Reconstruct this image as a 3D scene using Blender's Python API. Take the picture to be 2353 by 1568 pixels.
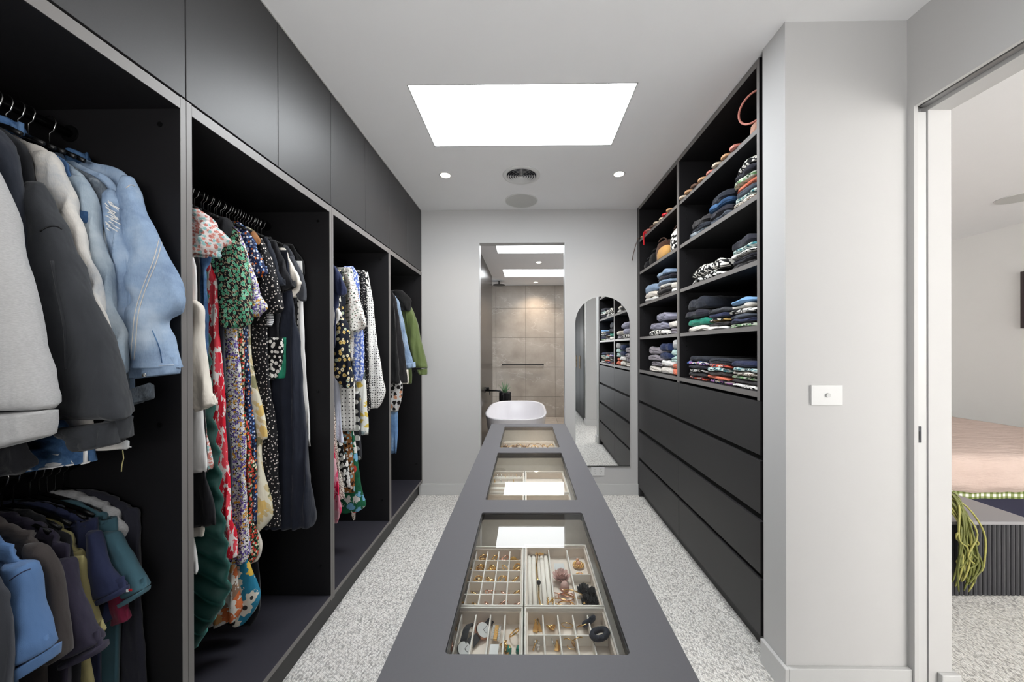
import bpy, bmesh, math, random
from mathutils import Vector, Matrix, noise
from math import sin, cos, pi, sqrt, radians
D = bpy.data
COL = bpy.context.scene.collection
for o in list(D.objects): D.objects.remove(o)
rnd = random.Random(7)

# ---------------------------------------------------------------- camera
F_, TH, RO, PT, CX, CY, EYE = 802.4383, .009, .0031, -.0014, 1200.4233, 801.1027, 1.41
cam = D.cameras.new('camera'); camo = D.objects.new('camera', cam); COL.objects.link(camo)
cam.sensor_width = 36; cam.sensor_fit = 'HORIZONTAL'; cam.lens = F_ / 2353 * 36
cam.shift_x = -(CX - 1176.5) / 2353; cam.shift_y = (CY - 784) / 2353
cam.clip_start = .02
_s, _c = sin(TH), cos(TH)
_right = Vector((_c, _s, 0)); _fwd = Vector((-_s * cos(PT), _c * cos(PT), sin(PT)))
_up = Vector((_s * sin(PT), -_c * sin(PT), cos(PT)))
_r2 = _right * cos(RO) - _up * sin(RO); _u2 = _up * cos(RO) + _right * sin(RO)
camo.matrix_world = Matrix(((_r2.x, _u2.x, -_fwd.x, 0), (_r2.y, _u2.y, -_fwd.y, 0), (_r2.z, _u2.z, -_fwd.z, EYE), (0, 0, 0, 1)))
bpy.context.scene.camera = camo

def _ray(px, py):
    a = px - CX; b = py - CY; c, s = cos(RO), sin(RO)
    u = (a * c - b * s) / F_; v = (b * c + a * s) / F_
    return _right * u - _up * v + _fwd
def atX(px, py, x): r = _ray(px, py); return Vector((0, 0, EYE)) + r * (x / r.x)
def atY(px, py, y): r = _ray(px, py); return Vector((0, 0, EYE)) + r * (y / r.y)
def atZ(px, py, z): r = _ray(px, py); return Vector((0, 0, EYE)) + r * ((z - EYE) / r.z)

# ---------------------------------------------------------------- world and lights
sc = bpy.context.scene
sc.view_settings.view_transform = 'Standard'; sc.view_settings.look = 'None'
sc.view_settings.exposure = 0.0; sc.view_settings.gamma = 1; sc.view_settings.use_curve_mapping = False
w = D.worlds.new('world'); sc.world = w; w.use_nodes = True
w.node_tree.nodes['Background'].inputs[0].default_value = (.8, .9, 1, 1); w.node_tree.nodes['Background'].inputs[1].default_value = 1.0
SKY_E, BATH_E, FILL_E, BED_FILL_E = 22.0, 10, 1.4, 9.0
def spot(name, x, y, z, energy, col, ang=110, blend=.9, r=.04):
    l = D.lights.new(name, 'SPOT'); l.energy = energy; l.color = col; l.spot_size = radians(ang); l.spot_blend = blend; l.shadow_soft_size = r
    o = D.objects.new(name, l); COL.objects.link(o); o.location = (x, y, z); return o
WARM = (1, .80, .60)
bf_ = D.lights.new('bounce_flash', 'AREA'); bf_.energy = 34; bf_.size = 1.0; bf_.color = (1, .99, .97)      # unseen fill lamp added behind the camera to lift the ceiling
bo_ = D.objects.new('bounce_flash', bf_); COL.objects.link(bo_); bo_.location = (0, -.9, 1.55); bo_.rotation_euler = (radians(180-30), 0, 0)

# ---------------------------------------------------------------- helpers
def lin(v): v /= 255; return v / 12.92 if v <= .04045 else ((v + .055) / 1.055) ** 2.4
def C(r, g, b): return (lin(r), lin(g), lin(b), 1)
def tag(o, label=None, cat=None, group=None, kind=None):
    if label: o['label'] = label
    if cat: o['category'] = cat
    if group: o['group'] = group
    if kind: o['kind'] = kind
    return o
def empty(name, loc=(0, 0, 0), label=None, cat=None, group=None):
    o = D.objects.new(name, None); COL.objects.link(o); o.location = loc; o.empty_display_size = .02
    return tag(o, label, cat, group)
class MB:
    def __init__(s): s.v = []; s.f = []
    def add(s, vs, fs):
        n = len(s.v); s.v += [tuple(p) for p in vs]; s.f += [tuple(i + n for i in f) for f in fs]; return s
    def box(s, x0, x1, y0, y1, z0, z1):
        return s.add([(x0,y0,z0),(x1,y0,z0),(x1,y1,z0),(x0,y1,z0),(x0,y0,z1),(x1,y0,z1),(x1,y1,z1),(x0,y1,z1)],
                     [(0,3,2,1),(4,5,6,7),(0,1,5,4),(1,2,6,5),(2,3,7,6),(3,0,4,7)])
    def loft(s, rings, cap=True, closed=False):
        n = len(rings[0]); b = len(s.v)
        for r in rings: s.v += [tuple(p) for p in r]
        m = len(rings)
        for i in range(m if closed else m - 1):
            for j in range(n):
                k = (j + 1) % n; i2 = (i + 1) % m
                s.f.append((b + i*n + j, b + i*n + k, b + i2*n + k, b + i2*n + j))
        if cap and not closed:
            s.f.append(tuple(b + j for j in reversed(range(n)))); s.f.append(tuple(b + (m-1)*n + j for j in range(n)))
        return s
    def tube(s, pts, r, n=8, cap=True, closed=False, flat=1.0):
        pts = [Vector(p) for p in pts]; m = len(pts); rings = []
        up = Vector((0, 0, 1)); prev = None
        for i, p in enumerate(pts):
            t = (pts[(i+1) % m] - pts[i-1]) if closed else (pts[min(i+1, m-1)] - pts[max(i-1, 0)])
            t.normalize()
            a = prev - t * prev.dot(t) if prev is not None else (up - t * up.dot(t))
            if a.length < .05: a = Vector((1, 0, 0)) - t * t.x
            a.normalize(); prev = a; b = t.cross(a)
            rr = r[i] if isinstance(r, (list, tuple)) else r
            rings.append([p + a * (rr * cos(2*pi*j/n)) + b * (rr * flat * sin(2*pi*j/n)) for j in range(n)])
        return s.loft(rings, cap, closed)
    def lathe(s, prof, c=(0,0,0), n=24, cap=True):
        return s.loft([[(c[0] + r*cos(2*pi*j/n), c[1] + r*sin(2*pi*j/n), c[2] + z) for j in range(n)] for r, z in prof], cap)
    def torus(s, c, R, r, ax=(0,0,1), n=24, m=8, arc=2*pi, start=0, sq=1.0):
        ax = Vector(ax).normalized(); u = ax.orthogonal().normalized(); v = ax.cross(u); c = Vector(c)
        full = abs(arc - 2*pi) < 1e-6
        k = n if full else n + 1
        pts = [c + u*(R*cos(start + arc*i/n)) + v*(R*sq*sin(start + arc*i/n)) for i in range(k)]
        return s.tube(pts, r, m, closed=full)
    def sphere(s, c, r, n=10, m=7, sc=(1,1,1)):
        return s.loft([[(c[0] + sc[0]*r*sin(pi*i/m)*cos(2*pi*j/n), c[1] + sc[1]*r*sin(pi*i/m)*sin(2*pi*j/n), c[2] - sc[2]*r*cos(pi*i/m)) for j in range(n)] for i in [.15]+list(range(1, m))+[m-.15]])
    def build(s, name, m, parent=None, smooth=False, bev=0, auto=False, sub=0, loc=None, label=None):
        """mesh in world coordinates; its origin goes to loc (or its parent's location)"""
        me = D.meshes.new(name)
        base = Vector(loc) if loc is not None else Vector((0,0,0))
        pl = Vector((0,0,0))
        if parent is not None:
            q = parent
            while q is not None: pl = pl + q.location; q = q.parent
        off = base if loc is not None else pl
        me.from_pydata([(x-off.x, y-off.y, z-off.z) for x, y, z in s.v], [], s.f); me.validate(); me.update()
        o = D.objects.new(name, me); COL.objects.link(o)
        if parent is not None: o.parent = parent; o.location = off - pl
        else: o.location = off
        if m: me.materials.append(m)
        if smooth: me.shade_smooth()
        if bev:
            b = o.modifiers.new('bevel', 'BEVEL'); b.width = bev; b.segments = 2; b.limit_method = 'ANGLE'; b.angle_limit = radians(40)
        if sub:
            b = o.modifiers.new('subdivision', 'SUBSURF'); b.levels = sub; b.render_levels = sub
        if label: o['label'] = label
        return o
def ctr(s): 
    xs = [p[0] for p in s.v]; ys = [p[1] for p in s.v]; zs = [p[2] for p in s.v]
    return ((min(xs)+max(xs))/2, (min(ys)+max(ys))/2, min(zs))
def B(name, m, parent, *b, bev=.0015, label=None):
    mb = MB().box(*b); return mb.build(name, m, parent, bev=bev, loc=ctr(mb), label=label)
def S(name, m, *b, bev=0, mb=None, **k):
    mb = mb or MB().box(*b); o = mb.build(name, m, bev=bev, loc=ctr(mb), **k); o['kind'] = 'structure'; return o

# ---------------------------------------------------------------- materials
class N:
    """small node builder"""
    def __init__(s, name):
        s.m = D.materials.new(name); s.m.use_nodes = True; s.t = s.m.node_tree; s.n = s.t.nodes; s.l = s.t.links
        s.b = s.n['Principled BSDF']; s.tc = s.n.new('ShaderNodeTexCoord')
    def node(s, kind, **k):
        q = s.n.new(kind)
        for a, b in k.items(): setattr(q, a, b)
        return q
    def set(s, q, i, v):
        if isinstance(v, bpy.types.NodeSocket): s.l.new(v, q.inputs[i])
        else: q.inputs[i].default_value = v
    def math(s, op, a, b=0, c=None):
        q = s.node('ShaderNodeMath', operation=op); s.set(q, 0, a); s.set(q, 1, b)
        if c is not None: s.set(q, 2, c)
        return q.outputs[0]
    def mapping(s, scale=(1,1,1), rot=(0,0,0), src='Object', loc=(0,0,0)):
        q = s.node('ShaderNodeMapping'); s.l.new(s.tc.outputs[src], q.inputs[0])
        q.inputs['Scale'].default_value = scale; q.inputs['Rotation'].default_value = rot; q.inputs['Location'].default_value = loc; return q.outputs[0]
    def noise(s, vec, scale, detail=2, rough=.5, out=0):
        q = s.node('ShaderNodeTexNoise'); s.l.new(vec, q.inputs['Vector']); q.inputs['Scale'].default_value = scale
        q.inputs['Detail'].default_value = detail; q.inputs['Roughness'].default_value = rough; return q.outputs[out]
    def vor(s, vec, scale, rand=1, feature='F1', dim='3D', dist='EUCLIDEAN'):
        q = s.node('ShaderNodeTexVoronoi', feature=feature, voronoi_dimensions=dim, distance=dist); s.l.new(vec, q.inputs['Vector'])
        q.inputs['Scale'].default_value = scale; q.inputs['Randomness'].default_value = rand; return q
    def ramp(s, fac, stops, const=False):
        q = s.node('ShaderNodeValToRGB'); s.l.new(fac, q.inputs[0]); e = q.color_ramp.elements
        if const: q.color_ramp.interpolation = 'CONSTANT'
        while len(e) > 1: e.remove(e[-1])
        e[0].position = stops[0][0]; e[0].color = stops[0][1]
        for p, c in stops[1:]: x = e.new(p); x.color = c
        return q.outputs[0]
    def mix(s, fac, a, b, mode='MIX'):
        q = s.node('ShaderNodeMix', data_type='RGBA', blend_type=mode); s.set(q, 0, fac); s.set(q, 6, a); s.set(q, 7, b); return q.outputs[2]
    def base(s, v): s.set(s.b, 'Base Color', v)
    def bump(s, h, strength=.3, dist=.002, prev=None):
        q = s.node('ShaderNodeBump'); s.set(q, 'Height', h); q.inputs['Strength'].default_value = strength; q.inputs['Distance'].default_value = dist
        if prev is not None: s.l.new(prev, q.inputs['Normal'])
        s.l.new(q.outputs[0], s.b.inputs['Normal']); return q.outputs[0]
    def p(s, **k):
        for a, v in k.items(): s.set(s.b, a.replace('_', ' '), v)
        return s
def plain(name, col, rough=.6, metal=0, spec=.5, bump=None, var=0, vs=8):
    n = N(name); n.base(col); n.p(Roughness=rough, Metallic=metal); n.b.inputs['Specular IOR Level'].default_value = spec
    v = n.mapping()
    if var:
        k = n.noise(v, vs, 4); n.base(n.mix(k, tuple(c*(1-var) for c in col[:3])+(1,), tuple(min(1, c*(1+var)) for c in col[:3])+(1,)))
    if bump: n.bump(n.noise(v, bump[0], 3), bump[1], bump[2] if len(bump) > 2 else .001)
    return n.m
def emit(name, col, e):
    n = N(name); n.p(Emission_Color=col, Emission_Strength=e); n.base((.8,.8,.8,1)); return n.m

M_wall = plain('wall_paint', C(200,199,198), .75, bump=(220, .05), var=.01)
M_ceil = plain('ceiling_paint', C(246,246,247), .85, bump=(160, .04), var=.01)
M_trim = plain('trim_paint', C(204,204,203), .4, bump=(90, .03))
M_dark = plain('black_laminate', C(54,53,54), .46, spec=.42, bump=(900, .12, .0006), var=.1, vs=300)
M_shaded = plain('inner_black_laminate', C(29,28,30), .5, spec=.3, bump=(900, .1, .0006), var=.1, vs=300)  # same laminate as the doors, darkened to paint the shade inside the bays
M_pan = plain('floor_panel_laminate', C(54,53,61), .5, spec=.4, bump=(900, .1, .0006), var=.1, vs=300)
M_lit_edge = plain('laminate_edge', C(122,118,116), .45, spec=.5)  # light caught by the board edges, put into a paler colour
M_island = plain('grey_laminate_top', C(90,89,93), .55, spec=.35, bump=(700, .1, .0005), var=.05, vs=200)
M_blk = plain('black_metal', C(16,16,17), .35, metal=.3)
M_gap = plain('recess_black', C(10,10,11), .8)
M_steel = plain('steel', C(200,200,200), .22, metal=1)
M_gold = plain('gold', (.83,.56,.24,1), .2, metal=1)
M_rose = plain('rose_gold', (.82,.50,.38,1), .2, metal=1)
M_silver = plain('silver', (.75,.75,.75,1), .18, metal=1)
M_velvet = plain('tray_suede', C(246,240,232), .9, bump=(600, .2, .0005), var=.06, vs=60)
M_velvet2 = plain('tray_lining', C(232,220,208), .95, bump=(600, .2, .0005), var=.06, vs=60)
M_white = plain('white_plastic', C(225,225,224), .3)
M_sky = emit('skylight_diffuser', (.93,.97,1,1), SKY_E)
M_bsky = emit('bathroom_skylight_diffuser', (.93,.97,1,1), BATH_E)
M_fill = emit('window_daylight', (.92,.96,1,1), FILL_E)  # fill glow for the added rear panes and rear skylight
M_bfill = emit('bedroom_window_daylight', (1,.98,.95,1), BED_FILL_E)  # fill glow for the unseen pane added to brighten the bedroom
M_lamp = emit('lamp_warm', (1,.86,.68,1), 14)

def carpet_mat():
    n = N('woven_loop_carpet')
    v = n.mapping(scale=(1, .62, 1), rot=(0, 0, .35))
    a = n.vor(v, 135, .55); d = a.outputs['Distance']
    k = n.ramp(d, [(0, (1,1,1,1)), (.45, (.95,.95,.95,1)), (.8, (.42,.42,.42,1))])
    cc = n.node('ShaderNodeSeparateColor'); n.l.new(a.outputs['Color'], cc.inputs[0])
    t = n.ramp(cc.outputs[0], [(0, C(226,223,218)), (.5, C(246,244,240)), (1, C(252,251,248))])
    big = n.noise(v, 9, 3); t = n.mix(n.math('MULTIPLY', big, .2), t, C(228,222,214))
    n.base(n.mix(1, t, k, 'MULTIPLY')); n.p(Roughness=1.0); n.b.inputs['Specular IOR Level'].default_value = .1
    h = n.math('SUBTRACT', 1, d); n.bump(h, .9, .004); return n.m
M_carpet = carpet_mat()

def tile_mat():
    n = N('stone_tile'); v = n.mapping(src='Object')
    g = n.node('ShaderNodeNewGeometry'); q = n.node('ShaderNodeMapping'); n.l.new(g.outputs['Position'], q.inputs[0]); v = q.outputs[0]
    a = n.noise(v, 2.2, 8, .6); b = n.noise(v, 30, 5, .6)
    c = n.ramp(a, [(.3, C(150,140,129)), (.5, C(170,160,149)), (.72, C(186,178,168))])
    q2 = n.node('ShaderNodeMapping'); n.l.new(g.outputs['Position'], q2.inputs[0]); q2.inputs['Rotation'].default_value = (0, .9, 0); q2.inputs['Scale'].default_value = (.6, 1, 1.5)
    w_ = n.noise(q2.outputs[0], 1.3, 6, .55); ve = n.math('ABSOLUTE', n.math('SUBTRACT', w_, .5))
    vein = n.ramp(ve, [(0, (1,1,1,1)), (.006, (0,0,0,1))]); vm = n.math('MULTIPLY', vein, .6)
    c = n.mix(vm, c, C(205,198,190)); c = n.mix(n.math('MULTIPLY', b, .18), c, C(140,130,120))
    n.base(c); n.p(Roughness=.45); n.bump(b, .1, .001); return n.m
M_tile = tile_mat()
def dark_tile():
    n = N('dark_gloss_tile'); v = n.mapping(scale=(8, 8, 1)); a = n.noise(v, 9, 6, .6)
    n.base(n.ramp(a, [(.35, C(34,30,28)), (.6, C(66,60,56)), (.75, C(120,114,110))])); n.p(Roughness=.22)
    n.bump(n.noise(n.mapping(scale=(6,6,1.2)), 7, 4), .5, .01); return n.m
M_dtile = dark_tile()
# ---------------------------------------------------------------- room shell
XL, XR, YB, CE = -.998, 1.072, 3.355, 2.739
DX0, DX1, DZ = -.444, .380, 2.421          # bathroom doorway
BC = 2.68                                   # bathroom ceiling
# ceilings with skylight holes
def slab_with_holes(name, m, x0, x1, y0, y1, z0, z1, holes):
    xs = sorted({x0, x1} | {h[0] for h in holes} | {h[1] for h in holes}); ys = sorted({y0, y1} | {h[2] for h in holes} | {h[3] for h in holes})
    mb = MB()
    for i in range(len(xs)-1):
        for j in range(len(ys)-1):
            cx, cy = (xs[i]+xs[i+1])/2, (ys[j]+ys[j+1])/2
            if any(h[0] < cx < h[1] and h[2] < cy < h[3] for h in holes): continue
            mb.box(xs[i], xs[i+1], ys[j], ys[j+1], z0, z1)
    return S(name, m, mb=mb)
SK = (-.596, .570, 1.757, 2.298); SK_FILL = (-.596, .570, -1.2, -.5)
slab_with_holes('ceiling', M_ceil, -1.72, 5.5, -2.5, 4.9, CE, CE+.1, [SK, SK_FILL])
BS = [(-.372, 1.0, 4.17, 4.69), (-.372, 1.0, 5.656, 6.247)]
slab_with_holes('ceiling_bathroom', M_ceil, -1.9, 1.5, YB+.1, 7.2, BC, BC+.1, BS)
def skylight(n, h, z, m, name, label):
    e = empty(name, ((h[0]+h[1])/2, (h[2]+h[3])/2, z), label, 'skylight')
    f = MB(); t = .006
    f.box(h[0], h[0]+t, h[2], h[3], z, z+.1).box(h[1]-t, h[1], h[2], h[3], z, z+.1).box(h[0], h[1], h[2], h[2]+t, z, z+.1).box(h[0], h[1], h[3]-t, h[3], z, z+.1)
    f.build('lining', M_trim, e); MB().box(h[0]+t, h[1]-t, h[2]+t, h[3]-t, z+.012, z+.02).build('diffuser', m, e)
skylight(1, SK, CE, M_sky, 'skylight', 'large rectangular white skylight in the ceiling over the island')
skylight(2, SK_FILL, CE, M_fill, 'skylight', 'rectangular skylight in the ceiling behind the camera')  # unseen skylight, added for fill from the rear
skylight(3, BS[0], BC, M_bsky, 'skylight', 'nearer narrow skylight in the bathroom ceiling, seen through the doorway')
skylight(4, BS[1], BC, M_bsky, 'skylight', 'farther narrow skylight in the bathroom ceiling above the shower end')

slab_with_holes('floor', M_carpet, -1.72, 5.5, -2.5, 4.9, -.05, 0, [(-1.0, 1.0, YB+.1, 4.9)])
S('wall_left', M_wall, -1.72, -1.62, -2.5, YB, 0, CE)
S('wall_back', M_wall, -1.72, DX0, YB, YB+.1, 0, CE)
S('wall_back', M_wall, DX1, 1.556, YB, YB+.1, 0, CE)
S('wall_back', M_wall, DX0, DX1, YB, YB+.1, DZ, CE)
# doorway reveals read as painted lining: thin bead
S('trim_1', M_trim, DX0-.001, DX0+.004, YB-.002, YB+.102, 0, DZ)
S('trim_2', M_trim, DX1-.004, DX1+.001, YB-.002, YB+.102, 0, DZ)
S('wall_rear', M_wall, -1.72, 5.5, -2.5, -2.4, 0, CE)
# made-up rear windows, added as fill light for closet and bedroom
def window(n, m, x0, x1, z0, z1, y):
    e = empty('window_%d' % n, ((x0+x1)/2, y, z0)); e['kind'] = 'structure'
    f = MB(); t = .05
    f.box(x0-t, x0, y, y+.03, z0-t, z1+t).box(x1, x1+t, y, y+.03, z0-t, z1+t).box(x0, x1, y, y+.03, z0-t, z0).box(x0, x1, y, y+.03, z1, z1+t)
    f.build('window_frame', M_trim, e); MB().box(x0, x1, y, y+.01, z0, z1).build('pane', m, e)
window(1, M_fill, -.95, .8, .12, 1.9, -2.399)
window(2, M_bfill, 2.0, 5.2, 1.0, 2.62, -2.399)
# right side: stub wall, alcove wall, side wall with cavity-slider opening
XA0, XA1, YA, YS, YO, XO = 1.063, 1.556, 1.437, 1.572, 1.412, 1.703
S('wall_alcove', M_wall, XA0, XO, YA, YS, 0, CE)
S('wall_right', M_wall, 1.556, XO, YS, 4.9, 0, CE)
S('wall_right', M_wall, 1.556, 1.572, YO, YA, 0, CE)          # plaster edge of the cavity
S('wall_right', M_wall, 1.612, XO, YO, YA, 0, CE)
HZ = 2.372
S('wall_header', M_wall, 1.556, 1.572, .33, YO, HZ, CE)
S('wall_header', M_wall, 1.612, XO, .33, YO, HZ-.015, CE)
S('wall_header', M_gap, 1.573, 1.611, .33, YO, HZ+.02, CE)
S('wall_right', M_wall, 1.10, XO, .18, .33, 0, CE)
S('wall_right', M_wall, 1.556, XO, -2.4, .18, 0, CE)
sd = empty('door_1', (1.592, 1.43, 0)); sd['kind'] = 'structure'
B('door_leaf', M_trim, sd, 1.5745, 1.6095, YO+.004, 1.4365, .01, HZ-.02, bev=.001)
c0 = atY(2113, 985, YO); 
B('edge_pull_plate', plain('pewter', C(52,54,60), .4, metal=.2), sd, c0.x-.010, c0.x+.011, YO+.0015, YO+.0045, c0.z-.058, c0.z+.008)
ep = MB().box(c0.x-.005, c0.x+.003, YO+.0008, YO+.0016, c0.z-.045, c0.z-.012)
ep.build('edge_pull', M_blk, sd)
# door track in the header
tr = MB().box(1.578, 1.606, .33, YO, HZ-.002, HZ+.019); t_ = tr.build('door_track', plain('track_aluminium', C(150,150,150), .4, metal=.6), loc=ctr(tr)); t_['kind'] = 'structure'
# skirting boards
def skirt(name, x0, x1, y0, y1): return S(name, M_trim, x0, x1, y0, y1, 0, .107, bev=.003)
skirt('baseboard_back', -1.03, DX0, YB-.016, YB)
skirt('baseboard_back', DX1, 1.10, YB-.016, YB)
skirt('baseboard_alcove', XA0-.017, XA0, YA-.017, YS)
skirt('baseboard_alcove', XA0, 1.556, YA-.017, YA)
skirt('baseboard_right', 1.645, XO+.018, YO-.018, YO)
skirt('baseboard_right', XO, XO+.018, YO, 4.9)
skirt('baseboard_right', 1.10-.017, 1.556, .33, .347)
skirt('baseboard_right', 1.10-.017, 1.10, .18, .33)
# bedroom shell
M_bwall = plain('bedroom_wall_paint', C(246,245,243), .8, var=.01)  # whiter than the closet walls, painting in the bedroom's brighter light
S('wall_bedroom', M_bwall, 5.35, 5.45, -2.4, 4.9, 0, CE)
S('wall_bedroom', M_bwall, XO, 5.35, 4.8, 4.9, 0, CE)
# bathroom shell
S('wall_bathroom_left', M_dtile, -.70, -.592, YB+.1, 6.24, 0, BC)
S('wall_bathroom_left', M_dtile, -1.9, -1.8, 6.1, 7.2, 0, BC)
S('wall_bathroom_right', M_wall, 1.30, 1.4, YB+.1, 7.2, 0, BC)
S('wall_bathroom_front', M_wall, -.70, DX0, YB+.1, YB+.11, 0, CE)
bw = S('wall_bathroom_back', plain('grout', C(120,114,106), .9), -1.9, 1.4, 7.108, 7.2, 0, CE)
tile_me = {}
def tiles(parent, plane, xs, zs, name='tile'):
    for i in range(len(xs)-1):
        for j in range(len(zs)-1):
            w_, h_ = round(xs[i+1]-xs[i], 4), round(zs[j+1]-zs[j], 4); g = .0025; key = (plane[0], w_, h_)
            if key not in tile_me:
                mb = MB()
                if plane[0] == 'y': mb.box(-w_/2+g, w_/2-g, 0, .008, g, h_-g)
                else: mb.box(-w_/2+g, w_/2-g, -h_/2+g, h_/2-g, 0, .008)
                me = D.meshes.new(name); me.from_pydata(mb.v, [], mb.f); me.materials.append(M_tile); tile_me[key] = me
            o = D.objects.new(name, tile_me[key]); COL.objects.link(o)
            p = Vector(((xs[i]+xs[i+1])/2, plane[1], zs[j])) if plane[0] == 'y' else Vector(((xs[i]+xs[i+1])/2, (zs[j]+zs[j+1])/2, plane[1]))
            o.parent = parent; o.location = p - parent.location
tiles(bw, ('y', 7.1), [-1.8, -1.204, -.602, 0, .602, 1.204, 1.3], [.008, .42, 1.02, 1.62, 2.22, BC-.002])
bf = S('floor_bathroom', plain('floor_grout', C(150,145,138), .9), -1.9, 1.4, YB+.1, 7.2, -.05, 0)
tiles(bf, ('z', 0), [-.59, 0, .6, 1.2, 1.3], [YB+.1, 3.9, 4.5, 5.1, 5.7, 6.3, 6.9, 7.098])
# ---------------------------------------------------------------- ceiling fittings
def disc(name, m, parent, c, r, z0, z1, n=40):
    return MB().lathe([(r, z0), (r, z1)], (c[0], c[1], 0), n).build(name, m, parent)
def downlight(x, y, z, label, e, m=None):
    o = empty('downlight', (x, y, z), label, 'downlight', None)
    MB().lathe([(.034, -.001), (.046, -.004), (.048, 0), (.034, .0)], (x, y, z), 32, cap=False).build('bezel', M_white, o, smooth=True)
    disc('lens', m or M_lamp, o, (x, y), .036, z-.004, z-.0005)
    s = spot('lamp', x, y, z-.012, e, WARM, 130); return o
downlight(-.612, 2.676, CE, 'warm recessed downlight left of the round air vent', 16)
downlight(.718, 2.679, CE, 'warm recessed downlight right of the round air vent', 16)
downlight(-.612, -.9, CE, 'recessed downlight behind the camera on the left', 2)  # this rear pair is added as weak fill, out of view
downlight(.718, -.9, CE, 'recessed downlight behind the camera on the right', 2)
downlight(.2, 5.18, BC, 'bathroom downlight between the two narrow skylights', 20)
downlight(.198, 6.75, BC, 'bathroom downlight close to the stone-tiled end wall', 60)
vt = empty('air_vent', (-.028, 2.69, CE), 'round white ceiling air vent with concentric rings', 'air vent')
vx, vy = -.028, 2.69
MB().lathe([(.114, -.001), (.118, -.010), (.143, -.004), (.145, 0), (.114, 0)], (vx, vy, CE), 48, cap=False).build('flange', M_white, vt, smooth=True)
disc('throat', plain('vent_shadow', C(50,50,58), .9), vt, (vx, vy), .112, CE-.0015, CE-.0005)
for k, r in enumerate([.106, .088, .070, .052, .034, .017]):
    MB().lathe([(r, -.010), (r-.007, -.003), (r-.0082, -.003), (r-.0012, -.0108)], (vx, vy, CE-.002), 40, cap=False).build('ring', M_white, vt)
MB().box(vx-.105, vx+.105, vy-.002, vy+.002, CE-.006, CE-.002).box(vx-.002, vx+.002, vy-.105, vy+.105, CE-.006, CE-.002).build('spider', M_white, vt)
M_grille = plain('speaker_mesh', C(205,205,202), .8, bump=(1500, .3, .0005))
def speaker(x, y, z, label):
    o = empty('ceiling_speaker', (x, y, z), label, 'speaker')
    MB().lathe([(.139, -.004), (.146, -.006), (.148, 0), (.139, 0)], (x, y, z), 48, cap=False).build('rim', M_white, o, smooth=True)
    disc('grille', M_grille, o, (x, y), .14, z-.005, z-.0005)
speaker(-.034, 3.152, CE, 'round grey speaker grille in the ceiling just behind the air vent')
p = atZ(2345, 454, CE); speaker(p.x, p.y, CE, 'round grey speaker grille in the bedroom ceiling')

# ---------------------------------------------------------------- left wardrobe units
P = .018
units = [(.251, 1.020), (1.020, 1.789), (1.789, 2.557), (2.557, 3.350)]
unames = ['nearest', 'second', 'third', 'farthest']
desc = ['black open wardrobe unit with two hanging rails, nearest the camera at left',
        'black open wardrobe unit packed with dresses, second along the left wall',
        'black open wardrobe unit with spotted and floral tops, third along the left wall',
        'black open wardrobe unit with coats, farthest on the left beside the end wall']
units_all = [(-2.05, -1.285), (-1.285, -.518), (-.518, .251)] + units
RX, RZ = -1.318, 2.035
def wardrobe(i, y0, y1, label):
    e = empty('wardrobe_unit', (-1.3, (y0+y1)/2, 0), label, 'wardrobe')
    xb = -1.6
    for a, b in ((y0, y0+P), (y1-P, y1)):
        B('side_panel', M_shaded, e, xb, XL, a+.0004, b-.0004, .12, 2.142)
    B('top_panel', M_shaded, e, xb, XL-.0005, y0+P, y1-P, 2.106, 2.140)
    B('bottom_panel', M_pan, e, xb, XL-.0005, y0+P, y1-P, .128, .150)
    B('back_panel', M_shaded, e, xb-.012, xb, y0, y1, .12, 2.142, bev=0)
    B('plinth', M_dark, e, xb, XL-.035, y0, y1, 0, .119, bev=0)
    # edge banding, its pale colour painting the light that front edges catch
    for a, b in ((y0, y0+P), (y1-P, y1)): B('edge_strip', M_lit_edge, e, XL, XL+.0012, a+.0008, b-.0008, .121, 2.141, bev=0)
    B('edge_strip', M_lit_edge, e, XL-.0005, XL+.0011, y0+P, y1-P, 2.107, 2.139, bev=0)
    B('edge_strip', M_lit_edge, e, XL-.0005, XL+.0011, y0+P, y1-P, .129, .1495, bev=0)
    B('overhead_carcass', M_shaded, e, xb, XL-.02, y0, y1, 2.143, 2.733, bev=0)
    ym = (y0+y1)/2
    for a, b in ((y0, ym), (ym, y1)):
        B('overhead_door', M_dark, e, XL-.018, XL, a+.0015, b-.0015, 2.147, 2.728, bev=.001)
    rails = [RZ] + ([1.085] if i == 3 else [])
    for rz in rails:
        MB().tube([(RX, y0+P, rz), (RX, y1-P, rz)], .0125, 12).build('hanging_rail', M_blk, e, smooth=True)
        for yy in (y0+P+.002, y1-P-.002):
            MB().tube([(RX, yy-.002, rz), (RX, yy+.002, rz)], .024, 16).build('rail_socket', M_blk, e)
    for (cx_, cz_) in ((-1.055, 2.06), (-1.06, 1.19), (-1.05, .30)):
        MB().tube([(cx_, y1-P-.003, cz_), (cx_, y1-P, cz_)], .007, 12).build('screw_cap', M_blk, e)
    return e
for i, (a, b) in enumerate(units_all):
    wardrobe(i, a, b, desc[i-3] if i > 2 else ['rearmost black wardrobe unit far behind the camera', 'middle black wardrobe unit behind the camera', 'black wardrobe unit just behind the camera on the left'][i])
S('trim_3', M_wall, -1.62, XL-.002, -2.4, YB, 2.733, CE)

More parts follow.
